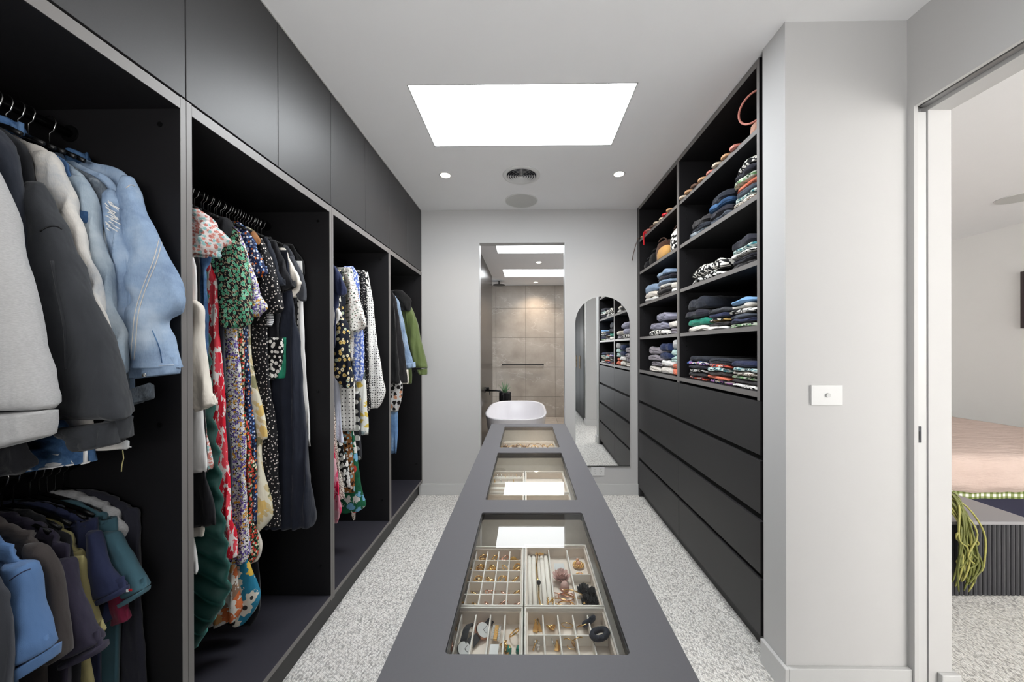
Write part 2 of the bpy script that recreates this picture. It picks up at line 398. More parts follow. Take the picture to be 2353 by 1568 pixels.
# ---------------------------------------------------------------- right shelving and drawers
SH = [2.425, 2.120, 1.815, 1.510]
rows = [(.915, 1.160), (.645, .888), (.370, .610), (.085, .343)]
XBK = 1.54
def shelving(y0, y1, label, near, far):
    e = empty('shelving_unit', (1.3, (y0+y1)/2, 0), label, 'shelving')
    for a, b in ((y0, y0+P), (y1-P, y1)):
        B('side_panel', M_shaded, e, XR, XBK-.012, a+.0004, b-.0004, 1.16, CE-.003)
        B('edge_strip', M_lit_edge, e, XR-.0012, XR, a+.0008, b-.0008, 1.165, CE-.004, bev=0)
    B('back_panel', M_shaded, e, XBK-.012, XBK, y0, y1, .08, CE-.003, bev=0)
    B('top_panel', M_shaded, e, XR, XBK-.012, y0+P, y1-P, CE-.035, CE-.003)
    B('edge_strip', M_lit_edge, e, XR-.0012, XR, y0+P, y1-P, CE-.034, CE-.004, bev=0)
    for z in SH:
        s = B('shelf', M_shaded, e, XR+.004, XBK-.013, y0+P+.001, y1-P-.001, z-.024, z)
        s2 = MB().box(XR+.0028, XR+.004, y0+P+.001, y1-P-.001, z-.0235, z-.0005).build('shelf_edge', M_lit_edge, s)
    B('bottom_shelf', M_shaded, e, XR, XBK-.013, y0+P, y1-P, 1.176, 1.205)
    B('edge_strip', M_lit_edge, e, XR-.0012, XR, y0+P, y1-P, 1.178, 1.204, bev=0)
    for z in SH:
        for dz in (-.034, -.06, -.09, -.12):
            mb = MB().tube([(XR+.05, y1-P-.001, z+dz), (XR+.05, y1-P, z+dz)], .0035 if dz < -.04 else .006, 8)
            mb.build('shelf_pin', M_steel if dz < -.04 else M_blk, e)
    B('carcass', M_gap, e, XR+.02, XBK-.013, y0+.002, y1-.002, .08, 1.158, bev=0)
    for k, (z0, z1) in enumerate(rows):
        g = .003 if k == 3 else .0008
        B('drawer', M_dark, e, XR, XR+.018, y0+(g if far else .0), y1-(g if near else 0), z0, z1, bev=.001)
    B('plinth', M_dark, e, XR+.04, XBK-.013, y0, y1, 0, .079, bev=0)
    return e
shelving(1.607, 2.459, 'black shelving and drawer unit with folded clothes, nearer one on the right', True, False)
shelving(2.459, 3.310, 'black shelving and drawer unit with bags and towels, farther one on the right', False, True)
S('trim_4', M_dark, XR, XBK, 3.312, YB, 0, CE)
S('trim_5', M_dark, XR, XR+.018, YS, 1.588, 0, CE)
S('trim_6', M_gap, XR+.02, XBK, YS, 1.606, 0, CE)

# cabinet run behind the camera on the right (seen only in the mirror)
e = empty('display_cabinet', (1.3, -1.0, 0), 'tall black cabinet behind the camera, seen only in the mirror', 'cabinet')
B('carcass', M_shaded, e, 1.10, 1.54, -2.2, .175, .08, 2.6); B('plinth', M_dark, e, 1.14, 1.5, -2.2, .175, 0, .079)
for k in range(5): B('door', M_shaded, e, 1.082, 1.0995, -2.2+k*.475+.004, -2.2+(k+1)*.475-.004, .09, 2.59)
for k in range(5): B('handle', M_gold, e, 1.072, 1.0815, -2.2+k*.475+.03, -2.2+k*.475+.042, 1.0, 1.25)

# ---------------------------------------------------------------- island
IX0, IX1, IY0, IY1, IZ = -.252, .290, .42, 2.572, .85
HX0, HX1 = -.150, .190
HOL = [(.637, 1.187), (1.285, 1.866), (1.965, 2.482)]
isl = empty('jewellery_island', (.02, 1.5, 0), 'long grey jewellery island with three glass-covered cutouts in its top', 'island')
bm = bmesh.new()
def rr(x0, x1, y0, y1, r, z, n=5):
    out = []
    for cx_, cy_, a0 in ((x1-r, y1-r, 0), (x0+r, y1-r, 90), (x0+r, y0+r, 180), (x1-r, y0+r, 270)):
        for k in range(n+1): a = radians(a0 + 90*k/n); out.append((cx_+r*cos(a), cy_+r*sin(a), z))
    return out
def plate(z0, z1, outer, holes, r=.006):
    """flat plate with rounded rectangular holes"""
    bm = bmesh.new(); edges = []
    loops = [[(outer[0],outer[2],z1),(outer[1],outer[2],z1),(outer[1],outer[3],z1),(outer[0],outer[3],z1)]] + [rr(*h, r, z1) for h in holes]
    for lp in loops:
        vs = [bm.verts.new(p) for p in lp]
        for i in range(len(vs)): edges.append(bm.edges.new((vs[i], vs[(i+1) % len(vs)])))
    res = bmesh.ops.triangle_fill(bm, use_beauty=True, use_dissolve=False, edges=edges)
    fs = [f for f in bm.faces]
    bmesh.ops.extrude_face_region(bm, geom=fs)
    sel = fs
    for v in {v for f in sel for v in f.verts}: v.co.z = z0
    bmesh.ops.recalc_face_normals(bm, faces=bm.faces)
    mb = MB(); bm.verts.index_update(); mb.add([tuple(v.co) for v in bm.verts], [tuple(v.index for v in f.verts) for f in bm.faces]); bm.free(); return mb
bm.free()
holes = [(HX0, HX1, a, b) for a, b in HOL]
plate(IZ-.006, IZ, (IX0, IX1, IY0, IY1), holes, .008).build('countertop', M_island, isl)
plate(IZ-.024, IZ-.0062, (IX0+.001, IX1-.001, IY0+.001, IY1-.001), [(a+.002, b-.002, c+.002, d-.002) for a, b, c, d in holes], .008).build('countertop_core', M_blk, isl)
def glass_mat():
    n = N('clear_glass'); n.p(Roughness=0.0, IOR=1.5); n.base((1,1,1,1))
    g = n.node('ShaderNodeBsdfGlossy'); g.inputs['Roughness'].default_value = 0.0; t = n.node('ShaderNodeBsdfTransparent'); t.inputs[0].default_value = (.93,.95,.94,1)
    fr = n.node('ShaderNodeFresnel'); fr.inputs[0].default_value = 1.62; k = n.math('MULTIPLY', fr.outputs[0], .85)
    m = n.node('ShaderNodeMixShader'); n.l.new(k, m.inputs[0]); n.l.new(t.outputs[0], m.inputs[1]); n.l.new(g.outputs[0], m.inputs[2])
    n.l.new(m.outputs[0], n.n['Material Output'].inputs[0]); return n.m
M_glass = glass_mat()
for a, b, c, d in holes:
    mb = MB(); mb.add(rr(a+.0015, b-.0015, c+.0015, d-.0015, .007, IZ-.0015), [tuple(range(24))]); mb.build('glass_pane', M_glass, isl, label='clear glass pane over the jewellery trays')
B('body', M_dark, isl, IX0+.02, IX1-.02, IY0+.02, IY1-.02, .06, .70, bev=0)
B('plinth', M_blk, isl, IX0+.05, IX1-.05, IY0+.05, IY1-.05, 0, .06, bev=0)
for k, (a, b) in enumerate([(IY0+.02, 1.236), (1.236, 1.915), (1.915, IY1-.02)]):
    # open top drawer boxes lined in pale suede
    f = MB(); x0, x1 = IX0+.02, IX1-.02; t = .016
    f.box(x0, x1, a, a+t, .70, .824).box(x0, x1, b-t, b, .70, .824).box(x0, x0+t, a+t, b-t, .70, .824).box(x1-t, x1, a+t, b-t, .70, .824)
    f.build('drawer_box', M_dark, isl)
    g = MB(); q = .003
    g.box(x0+t, x1-t, a+t, b-t, .7005, .712).box(x0+t, x1-t, b-t-q, b-t, .712, .812).box(x0+t, x1-t, a+t, a+t+q, .712, .812).box(x0+t, x0+t+q, a+t, b-t, .712, .812).box(x1-t-q, x1-t, a+t, b-t, .712, .812)
    g.build('drawer_lining', M_velvet, isl)
    for side in (IX0+.002, IX1-.02):
        for z0, z1 in ((.08, .38), (.385, .60), (.605, .822)): B('drawer_front', M_dark, isl, side, side+.018, a+.002, b-.002, z0, z1)

# ---------------------------------------------------------------- mirror, outlet, switch
me_ = empty('arched_mirror', (.735, YB, .28), 'tall arched frameless mirror on the end wall beside the doorway', 'mirror')
mx0, mx1, mz0 = .476, .993, .282; r_ = (mx1-mx0)/2; cz = 1.90 - r_
def arch(gr, y0, y1):
    pts = [(mx0-gr, mz0-gr), (mx1+gr, mz0-gr)] + [((mx0+mx1)/2 + (r_+gr)*cos(pi*k/32), cz + (r_+gr)*sin(pi*k/32)) for k in range(33)]
    return MB().loft([[(x, y, z) for x, z in pts] for y in (y0, y1)])
arch(0, YB-.012, YB-.008).build('mirror_glass', plain('mirror_silver', (.93,.94,.94,1), 0.0, metal=1), me_)
arch(.003, YB-.0085, YB-.002).build('frame', M_trim, me_)
MB().box(mx0-.002, mx1+.002, YB-.013, YB-.002, mz0-.006, mz0).build('bottom_channel', M_blk, me_)
def gpo(x0, z1, w_, h_, y, label, kind):
    e = empty(kind, (x0+w_/2, y, z1-h_), label, 'socket' if kind == 'power_outlet' else 'switch plate')
    MB().box(x0, x0+w_, y-.008, y-.0005, z1-h_, z1).build('plate', M_white, e, bev=.002)
    return e
a = atY(1358, 1072, YB); bq = atY(1389, 1093, YB)
e = gpo(a.x, a.z, bq.x-a.x, a.z-bq.z, YB, 'white double power outlet under the arched mirror', 'power_outlet')
for sx in (-.028, .028):
    cx_ = (a.x+bq.x)/2+sx; cz_ = (a.z+bq.z)/2
    MB().tube([(cx_, YB-.008, cz_+.02), (cx_, YB-.011, cz_+.02)], .008, 12).build('rocker', M_trim, e)
    for dx, dz in ((-.008, -.004), (.008, -.004), (0, -.02)):
        MB().box(cx_+dx-.001, cx_+dx+.001, YB-.0085, YB-.008, cz_+dz-.004, cz_+dz+.004).build('slot', M_blk, e)
a = atY(1861, 885, YA); bq = atY(1933, 931, YA)
e = gpo(a.x, a.z, bq.x-a.x, a.z-bq.z, YA, 'white wall plate with a small round centre button on the alcove wall', 'wall_plate')
cp_ = atY(1898, 908, YA)
MB().tube([(cp_.x, YA-.008, cp_.z), (cp_.x, YA-.0135, cp_.z)], .009, 20).build('button', M_trim, e)
MB().box(cp_.x-.008, cp_.x+.008, YA-.0145, YA-.0135, cp_.z+.001, cp_.z+.003).build('button_lip', M_grille, e)
# ---------------------------------------------------------------- fabrics
def drape(n, fine, k=.3):
    b1 = n.node('ShaderNodeBump'); n.set(b1, 'Height', fine); b1.inputs['Strength'].default_value = k; b1.inputs['Distance'].default_value = .004
    big = n.noise(n.mapping(scale=(1, 1, .28), rot=(.05, .12, 0)), 17, 3, .5)
    n.bump(big, .55, .022, prev=b1.outputs[0])
def cloth(name, col, rough=.9, var=.12, heather=0, weave=900, bump=.25, sheen=.15):
    n = N(name); v = n.mapping(); a = n.noise(v, 14, 4, .6)
    dk = tuple(c*(1-var) for c in col[:3])+(1,); lt = tuple(min(1, c*(1+var)) for c in col[:3])+(1,)
    c = n.mix(a, dk, lt)
    if heather: c = n.mix(n.math('MULTIPLY', n.noise(n.mapping(scale=(1,1,3)), 220, 3), heather), c, C(240,240,240))
    n.base(c); n.p(Roughness=rough, Sheen_Weight=sheen); n.b.inputs['Specular IOR Level'].default_value = .2
    drape(n, n.math('ADD', n.math('MULTIPLY', a, 1.2), n.math('MULTIPLY', n.noise(v, weave, 2), .3)), bump); return n.m
def denim(name, dk, mid, lt, contrast=1):
    n = N(name); v = n.mapping(); a = n.noise(v, 7, 5, .65)
    c = n.ramp(a, [(.5-.2*contrast, dk), (.5, mid), (.5+.18*contrast, lt)])
    tw = n.noise(n.mapping(scale=(1, 1, .25), rot=(0, .5, 0)), 500, 2)
    c = n.mix(n.math('MULTIPLY', tw, .35), c, lt); n.base(c); n.p(Roughness=.9); n.b.inputs['Specular IOR Level'].default_value = .2
    drape(n, n.math('ADD', n.noise(v, 22, 4), n.math('MULTIPLY', tw, .3)), .4); return n.m
def uv2(n, sx=1, sz=1, wob=0.0, rot=0):
    s = n.node('ShaderNodeSeparateXYZ'); n.l.new(n.mapping(rot=(0, rot, 0)), s.inputs[0])
    c = n.node('ShaderNodeCombineXYZ'); n.l.new(n.math('MULTIPLY', n.math('ADD', s.outputs[0], n.math('MULTIPLY', s.outputs[1], .9)), sx), c.inputs[0])
    n.l.new(n.math('MULTIPLY', s.outputs[2], sz), c.inputs[1]); return c.outputs[0]
def floral(name, bg, cols, scale, size=.45, center=None, leaf=None, leafs=1.7, lsize=.3, ragged=.25, rand=1, fill=1.0, rough=.75, sx=1, sz=1):
    n = N(name); v = uv2(n, sx, sz)
    dn = n.noise(v, scale*3.2, 2); c = bg
    n_bump = n.noise(n.mapping(), 16, 4)
    if leaf:
        w_ = n.vor(uv2(n, 1.6*sx, .8*sz, rot=.7), scale*leafs, 1, dim='2D'); m = n.math('LESS_THAN', n.math('ADD', w_.outputs[0], n.math('MULTIPLY', dn, .2)), lsize+.1)
        c = n.mix(m, bg, leaf)
    a = n.vor(v, scale, rand, dim='2D'); d = n.math('ADD', a.outputs[0], n.math('MULTIPLY', n.math('SUBTRACT', dn, .5), ragged*2))
    sp = n.node('ShaderNodeSeparateColor'); n.l.new(a.outputs['Color'], sp.inputs[0])
    k = len(cols); fc = n.ramp(sp.outputs[0], [(i/k, q) for i, q in enumerate(cols)], const=True)
    sz_ = n.math('MULTIPLY', n.math('ADD', n.math('MULTIPLY', sp.outputs[1], .5), .65), size)
    m = n.math('LESS_THAN', d, sz_)
    if fill < 1: m = n.math('MULTIPLY', m, n.math('LESS_THAN', sp.outputs[2], fill))
    c = n.mix(m, c, fc)
    if center is not None: c = n.mix(n.math('LESS_THAN', a.outputs[0], n.math('MULTIPLY', sz_, .3)), c, center) if fill >= 1 else c
    n.base(c); n.p(Roughness=rough); n.b.inputs['Specular IOR Level'].default_value = .25; drape(n, n_bump, .3); return n.m
W, K, NV = C(236,234,230), C(22,22,26), C(26,30,48)
def dots(name, bg, fg, scale, size, rand=.3, **k): return floral(name, bg, [fg], scale, size, ragged=.02, rand=rand, **k)
F = dict(
 greymarl=cloth('grey_marl_fleece', C(158,157,157), heather=.4, var=.1), charcoal=cloth('charcoal_fleece', C(52,54,58), var=.2), black=cloth('black_cotton', C(30,30,34), var=.2),
 navyblack=cloth('navy_black_fleece', C(38,42,52), var=.2), nav=cloth('navy_cotton', C(44,50,80)), purp=cloth('dark_plum_cotton', C(52,48,64)),
 polo=cloth('blue_pique', C(88,120,164), var=.1), brown=cloth('dark_taupe_cotton', C(66,60,58)), olive=cloth('khaki_yellow_cotton', C(176,166,116)), teal=cloth('teal_cotton', C(68,102,114)),
 maroon=cloth('maroon_cotton', C(122,34,62)), heath=cloth('grey_heather', C(150,150,152), heather=.6), ink=cloth('ink_cotton', C(44,44,54)), dgrey=cloth('dark_grey_knit', C(66,68,74)),
 cream=cloth('cream_wool', C(236,228,216), var=.04), white=cloth('white_cotton', C(236,234,232), var=.04), green=cloth('emerald_satin', C(20,120,92), rough=.4), velvet=cloth('bottle_green_velvet', C(18,62,56), rough=.55, sheen=.8),
 oliveg=cloth('olive_nylon', C(98,112,66), rough=.45), lav=cloth('pale_lavender_satin', C(196,200,216), rough=.4), tan=cloth('tan_leather', C(170,116,72), rough=.6),
 gauze=cloth('black_crinkle_gauze', C(34,38,50), var=.3),
 d_light=denim('pale_denim', C(98,122,156), C(140,164,194), C(182,198,216)), d_bleach=denim('bleached_denim', C(150,160,172), C(206,202,196), C(232,226,218)),
 d_mid=denim('mid_denim', C(40,70,116), C(72,110,160), C(120,152,190)), d_grey=denim('grey_blue_denim', C(120,140,160), C(160,176,190), C(196,206,214)),
 d_acid=denim('acid_wash_denim', C(36,44,56), C(74,86,100), C(180,188,194), .5), d_dark=denim('dark_denim', C(20,34,58), C(42,72,112), C(96,132,172), .8), d_jean=denim('blue_jeans', C(70,106,156), C(98,140,190), C(160,186,214)),
 ruffle=floral('pink_teal_ruffle_print', C(232,222,220), [C(214,142,130), C(150,196,196), C(196,120,110)], 95, .5, ragged=.6, sx=.7),
 redw=floral('red_toile_print', C(238,226,224), [C(214,30,52), C(226,70,84)], 34, .62, ragged=.6, sx=1.5, sz=.6),
 greenf=floral('green_flower_print', C(14,18,22), [C(104,184,148), C(86,166,132), C(140,204,174)], 58, .38, center=C(30,120,84), leaf=C(176,156,128), ragged=.22),
 purpf=floral('purple_yellow_flower_print', C(20,20,24), [C(140,120,190), C(226,166,60), C(232,228,230), C(240,238,240), C(100,80,160)], 110, .52, leaf=C(226,226,220), ragged=.3, lsize=.45),
 redf=floral('red_flower_print', C(20,24,22), [C(214,52,40), C(232,220,190), C(226,90,70)], 92, .48, leaf=C(70,130,90), ragged=.25),
 navyf=floral('navy_flower_print', C(28,40,78), [C(232,232,238), C(226,120,50), C(120,160,220)], 70, .32, leaf=C(180,200,230), lsize=.08, ragged=.15),
 creamf=floral('cream_flower_print', C(232,226,204), [C(204,190,150), C(150,146,110), C(228,196,120)], 11, .34, ragged=.5, leaf=C(214,196,150), leafs=2),
 daisy=dots('black_daisy_print', C(26,25,28), C(232,226,220), 64, .2, rand=.9, center=C(190,150,80)),
 lattice=None, orangef=floral('orange_flower_print', C(238,232,222), [C(222,120,70), C(232,170,110), C(150,120,100)], 20, .42, ragged=.5),
 bluef=floral('teal_blue_flower_print', C(46,136,170), [C(240,234,220), C(238,230,214), C(230,190,80)], 14, .5, center=C(60,60,60), ragged=.4),
 dotw=dots('white_black_dot_print', C(238,236,232), C(20,20,22), 62, .24, rand=.4), polkaw=dots('white_polka_print', C(238,236,230), C(20,20,22), 44, .2, rand=.15),
 polkak=dots('charcoal_polka_print', C(52,52,56), C(236,234,230), 17, .32, rand=.3), bdot=dots('black_pebble_print', C(18,18,20), C(236,232,224), 50, .42, rand=1),
 pebble=floral('white_pebble_print', C(20,20,22), [C(238,236,232)], 40, .48, ragged=.1), speck=floral('speckled_print', C(232,226,216), [C(60,50,46), C(120,90,70)], 130, .36, ragged=.3),
 pinkf=floral('hot_pink_print', C(240,150,170), [C(226,30,80), C(236,80,120), C(245,190,200)], 15, .6, ragged=.6),
 yelf=floral('yellow_daisy_print', C(24,28,40), [C(236,226,190), C(226,196,120), C(200,214,190)], 32, .34, center=C(190,130,40), ragged=.12),
 leafw=floral('white_sprig_print', C(238,234,228), [C(90,110,90), C(150,120,110), C(60,60,60)], 74, .26, ragged=.3, sx=.7),
 blul=floral('periwinkle_flower_print', C(100,124,200), [C(226,230,242), C(200,210,236)], 60, .45, ragged=.2),
 yelw=floral('white_yellow_flower_print', C(236,236,230), [C(226,196,90), C(150,166,170), C(70,80,80)], 17, .3, ragged=.5),
 leop=floral('brown_leopard_print', C(150,96,50), [C(226,220,214), C(150,190,200), C(40,28,22)], 48, .42, ragged=.4),
 leop2=floral('grey_leopard_print', C(208,206,204), [C(20,20,20), C(30,26,26), C(196,140,110)], 26, .4, ragged=.4),
 greenr=floral('green_tropical_print', C(28,96,66), [C(216,60,50), C(226,226,220), C(120,176,210), C(20,80,54)], 20, .4, ragged=.45),
 goldf=floral('gold_flower_print', C(34,34,40), [C(226,190,120), C(236,230,214)], 28, .45, ragged=.4),
 fur=cloth('black_fur', C(24,24,25), bump=1.0, weave=120), sherpa=cloth('black_sherpa', C(38,36,38), bump=1.0, weave=90))
def stripe_mat(name, a, b, scale, vert=False, thr=.5):
    n = N(name); s = n.node('ShaderNodeSeparateXYZ'); n.l.new(n.mapping(), s.inputs[0])
    x = n.math('ADD', s.outputs[0], s.outputs[1]) if vert else s.outputs[2]
    q = n.math('FRACT', n.math('MULTIPLY', x, scale)); n.base(n.mix(n.math('LESS_THAN', q, thr), a, b)); n.p(Roughness=.85); n.bump(n.noise(n.mapping(), 20, 3), .3, .005); return n.m
F['strw'] = stripe_mat('white_rib_stripe', C(236,236,236), C(60,60,70), 130)
F['strn'] = stripe_mat('navy_rib_stripe', C(30,32,44), C(170,170,190), 90, thr=.72)
def lattice_mat():
    n = N('black_white_lattice'); v = uv2(n); a = n.vor(n.mapping(), 34, 0, feature='DISTANCE_TO_EDGE'); 
    n.base(n.mix(n.math('LESS_THAN', a.outputs[0], .16), C(235,233,228), C(24,24,28))); n.p(Roughness=.8); return n.m
F['lattice'] = lattice_mat()
def pleat_mat():
    n = N('pleated_green_velvet'); s = n.node('ShaderNodeSeparateXYZ'); n.l.new(n.mapping(), s.inputs[0])
    n.base(C(22,70,64)); n.p(Roughness=.5, Sheen_Weight=.8); n.b.inputs['Sheen Tint'].default_value = C(120,220,210); n.b.inputs['Sheen Roughness'].default_value = .35
    n.bump(n.noise(n.mapping(), 30, 3), .3, .004); return n.m
F['pleat'] = pleat_mat()

# ---------------------------------------------------------------- garment geometry
def cr(a, b, c, d, t): return a*1.0 if False else .5*((2*b) + (-a+c)*t + (2*a-5*b+4*c-d)*t*t + (-a+3*b-3*c+d)*t**3)
def panel(Y, rows, t=(.012, .02), folds=(30, .006), seed=0, n=30, sub=5, sq=.75, Y2=None, open_=True, wr=.003, pleat=None, tp=None):
    """cloth shape hanging in the plane y=Y.  rows: (pxL, pxR, py) or (pxL, pyL, pxR, pyR) silhouette pairs measured off the photograph
    and placed at the real depth Y; t: half thickness top/bottom; folds: (waves per metre, amplitude in m)"""
    R = random.Random(seed * 7 + 3); Y2 = Y if Y2 is None else Y2; m = len(rows)
    ctrl = []
    for i, r in enumerate(rows):
        y = Y + (Y2-Y)*i/(m-1)
        if len(r) == 3: r = (r[0], r[2], r[1], r[2])
        a, b = atY(r[0], r[1], y), atY(r[2], r[3], y); a.x = max(a.x, -1.565); ctrl.append((a.x, a.z, b.x, b.z, y))
    P_ = []
    for i in range(m-1):
        q = [ctrl[max(i-1,0)], ctrl[i], ctrl[i+1], ctrl[min(i+2,m-1)]]
        for k in range(sub): P_.append(tuple(cr(q[0][j], q[1][j], q[2][j], q[3][j], k/sub) for j in range(5)))
    P_.append(ctrl[-1]); M_ = len(P_); rings = []
    ph = [R.uniform(0, 6.28) for _ in range(4)]; sd = R.uniform(0, 50)
    for i, (ax, az, bx, bz, y) in enumerate(P_):
        u = i/(M_-1); th = (tp(u) if tp else t[0] + (t[1]-t[0])*u)
        ends = min(1, .35 + u*8, .55 + (1-u)*9) if tp is None else 1
        ring = []
        for j in range(n):
            f = 2*pi*j/n; cxx = cos(f); syy = sin(f)
            ex = math.copysign(abs(cxx)**sq, cxx); ey = math.copysign(abs(syy)**sq, syy)
            k = .5 + .5*ex; x = ax + (bx-ax)*k; z = az + (bz-az)*k
            g = min(1, .25 + u*1.3)
            yy = y + th*ends*ey + folds[1]*g*(sin(folds[0]*6.283*x + ph[0] + 1.2*sin(z*5+ph[1])) + .5*sin(folds[0]*11*x + ph[2] + z*3))
            if pleat: yy += pleat[1]*abs(((x*pleat[0] + z*pleat[2]) % 1) - .5)*2
            nz = noise.noise(Vector((x*14+sd, y*9, z*9))); n2 = noise.noise(Vector((x*30+sd, 3, z*16)))
            yy += wr*(2*nz + n2); yy += wr*1.6*max(0, noise.noise(Vector((x*9+sd, 5, z*24+x*10))))*min(1, u*3); x += wr*.6*noise.noise(Vector((sd, z*12, x*6)))*2 * abs(ex)
            ring.append((x, yy, z))
        rings.append(ring)
    mb = MB()
    if open_:
        last = rings[-1]; cx_ = sum(p[0] for p in last)/n; cy_ = sum(p[1] for p in last)/n
        rings.append([(cx_+(p[0]-cx_)*.96, cy_+(p[1]-cy_)*.7, p[2]+.004) for p in last]); rings.append([(cx_+(p[0]-cx_)*.93, cy_+(p[1]-cy_)*.5, p[2]+.03) for p in last])
    mb.loft(rings); return mb
def body(front, mir=None, lx=None):
    """rows whose hidden side mirrors the traced front about the rail"""
    return front
_hk = {}; last = []
from mathutils.bvhtree import BVHTree

def hanger(y, z=RZ, label='slim black velvet clothes hanger on the rail', group='black clothes hangers', hz=0, tilt=0):
    """real hanger: wire hook over the rail, shoulder bar below"""
    if 'p' not in _hk:
        e = empty('clothes_hanger', (RX, y, z), label, 'hanger', group)
        pts = []
        for k in range(13): a = radians(215 - 205*k/12 - 10); pts.append((RX + .019*cos(a), y, z + .003 + .019*sin(a)))
        pts = pts + [(RX+.012, y, z-.018), (RX, y, z-.026), (RX, y, z-.075)]
        MB().tube(pts, .0017, 7).build('hook', M_steel, e, smooth=True)
        b = [(RX-.15, y, z-.125), (RX-.12, y, z-.110), (RX-.06, y, z-.090), (RX, y, z-.075), (RX+.06, y, z-.090), (RX+.12, y, z-.110), (RX+.15, y, z-.125)]
        MB().tube(b, .006, 8, flat=.6).build('shoulder_bar', M_blk, e, smooth=True)
        _hk['p'] = e; return e
    p = _hk['p']; e = p.copy(); COL.objects.link(e); e.location = (RX, y, z); e.rotation_euler = (0, 0, tilt)
    e['label'] = label; e['group'] = group
    for ch in p.children: c = ch.copy(); COL.objects.link(c); c.parent = e
    return e
def garment(name, label, cat, Y, parts, top=None, hang=None, group=None):
    last.clear()
    """parts: list of (part name, material key, kwargs for panel)"""
    e = empty(name, (RX, Y, (top or 1.95)), label, cat, group)
    for i, (pn, mk, rows, kw) in enumerate(parts):
        kw = dict(kw); y = kw.pop('Y', Y); lb = kw.pop('label', None)
        last.append(panel(y, rows, seed=int(Y*1000)+i, **kw).build(pn, F[mk], e, smooth=True, label=lb))
    if hang:
        w_ = label.split()
        hanger(Y, hang, 'black hanger holding the ' + ' '.join(w_[:12]), 'black clothes hangers')
    return e
def seam(parent, name, m, Y, pts, r=.0022):
    ps = [atY(a, b, Y) for a, b in pts]; return MB().tube(ps, r, 6).build(name, m, parent, smooth=True)

def on_cloth(o, pts, off=.0012):
    """points on the surface of cloth o where the sight lines through the traced pixels meet it"""
    me = o.data; mw = o.matrix_basis; base = Vector(o.location)+ (o.parent.location if o.parent else Vector((0,0,0)))
    t = BVHTree.FromPolygons([v.co + base for v in me.vertices], [p.vertices[:] for p in me.polygons]); out = []
    for a, b in pts:
        d = _ray(a, b).normalized(); h = t.ray_cast(Vector((0, 0, EYE)), d)
        if h[0] is not None: out.append(h[0] - d*off)
    return out
def stitch(parent, o, pts, m, r=.0011, name='seam', off=.0008, sub=4):
    fine = []
    for i in range(len(pts)-1):
        q = [pts[max(i-1,0)], pts[i], pts[i+1], pts[min(i+2,len(pts)-1)]]
        for s_ in range(sub): fine.append((cr(q[0][0],q[1][0],q[2][0],q[3][0],s_/sub), cr(q[0][1],q[1][1],q[2][1],q[3][1],s_/sub)))
    fine.append(pts[-1]); P_ = on_cloth(o, fine, off)
    if len(P_) > 2: return MB().tube(P_, r, 5).build(name, m, parent, smooth=True)
# ---------------------------------------------------------------- bay 1, upper rail (nearest clothes first)
UP = 2.035; DY = .035
g = garment('sweatshirt', 'light grey marl sweatshirt nearest the camera on the upper rail', 'sweatshirt', .70, [
  ('body', 'greymarl', [(-500,-250,250),(-600,-120,330),(-620,-60,470),(-620,-40,700),(-620,-40,960)], dict(t=(.014,.03), folds=(8,.008))),
  ('sleeve', 'greymarl', [(-150,-60,330),(-150,5,450),(-145,32,580),(-130,62,700),(-110,96,850),(-90,113,940)], dict(t=(.03,.045), folds=(6,.006), Y=.665)),
  ('cuff', 'greymarl', [(-90,955,112,942),(-80,1000,110,970),(-60,1045,106,1004)], dict(t=(.040,.034), folds=(40,.0025), Y=.665))], hang=UP)
garment('hoodie', 'black hoodie between the light grey and the charcoal sweatshirts', 'hoodie', .755, [
  ('body', 'navyblack', [(-380,-200,240),(-420,-60,280),(-450,10,360),(-450,20,560),(-450,20,950)], dict(t=(.012,.025), folds=(8,.006))),
  ('sleeve', 'navyblack', [(-60,-5,295),(-60,28,350),(-50,42,430),(-40,52,490),(-30,62,570),(-15,82,700),(0,95,850),(0,100,960)], dict(t=(.02,.03), Y=.735))], hang=UP)
g = garment('sweatshirt', 'charcoal crew sweatshirt with long heavy sleeve over pale denim jackets', 'sweatshirt', .80, [
  ('body', 'charcoal', [(-300,-60,240),(-330,0,290),(-350,55,340),(-350,88,430),(-350,110,560),(-350,150,800),(-350,190,960)], dict(t=(.012,.03), folds=(8,.007))),
  ('sleeve', 'charcoal', [(60,96,420),(60,122,480),(82,146,527),(78,166,590),(86,205,690),(92,240,770),(96,270,850),(100,290,920),(112,297,962)], dict(t=(.022,.045), folds=(6,.010), Y=.77, wr=.005)),
  ('cuff', 'charcoal', [(130,985,262,968),(165,1010,266,990),(200,1036,266,1022)], dict(t=(.032,.028), Y=.765)),
  ('cuff', 'charcoal', [(255,962,297,955),(262,990,296,982),(266,1012,292,1008)], dict(t=(.02,.018), Y=.785))], hang=UP)
stitch(g, last[1], [(92,532),(104,524),(118,520),(132,521),(142,527)], M_blk, .0016)
stitch(g, last[1], [(120,600),(135,680),(150,760),(152,850)], F['charcoal'], .003, 'crease', 0)
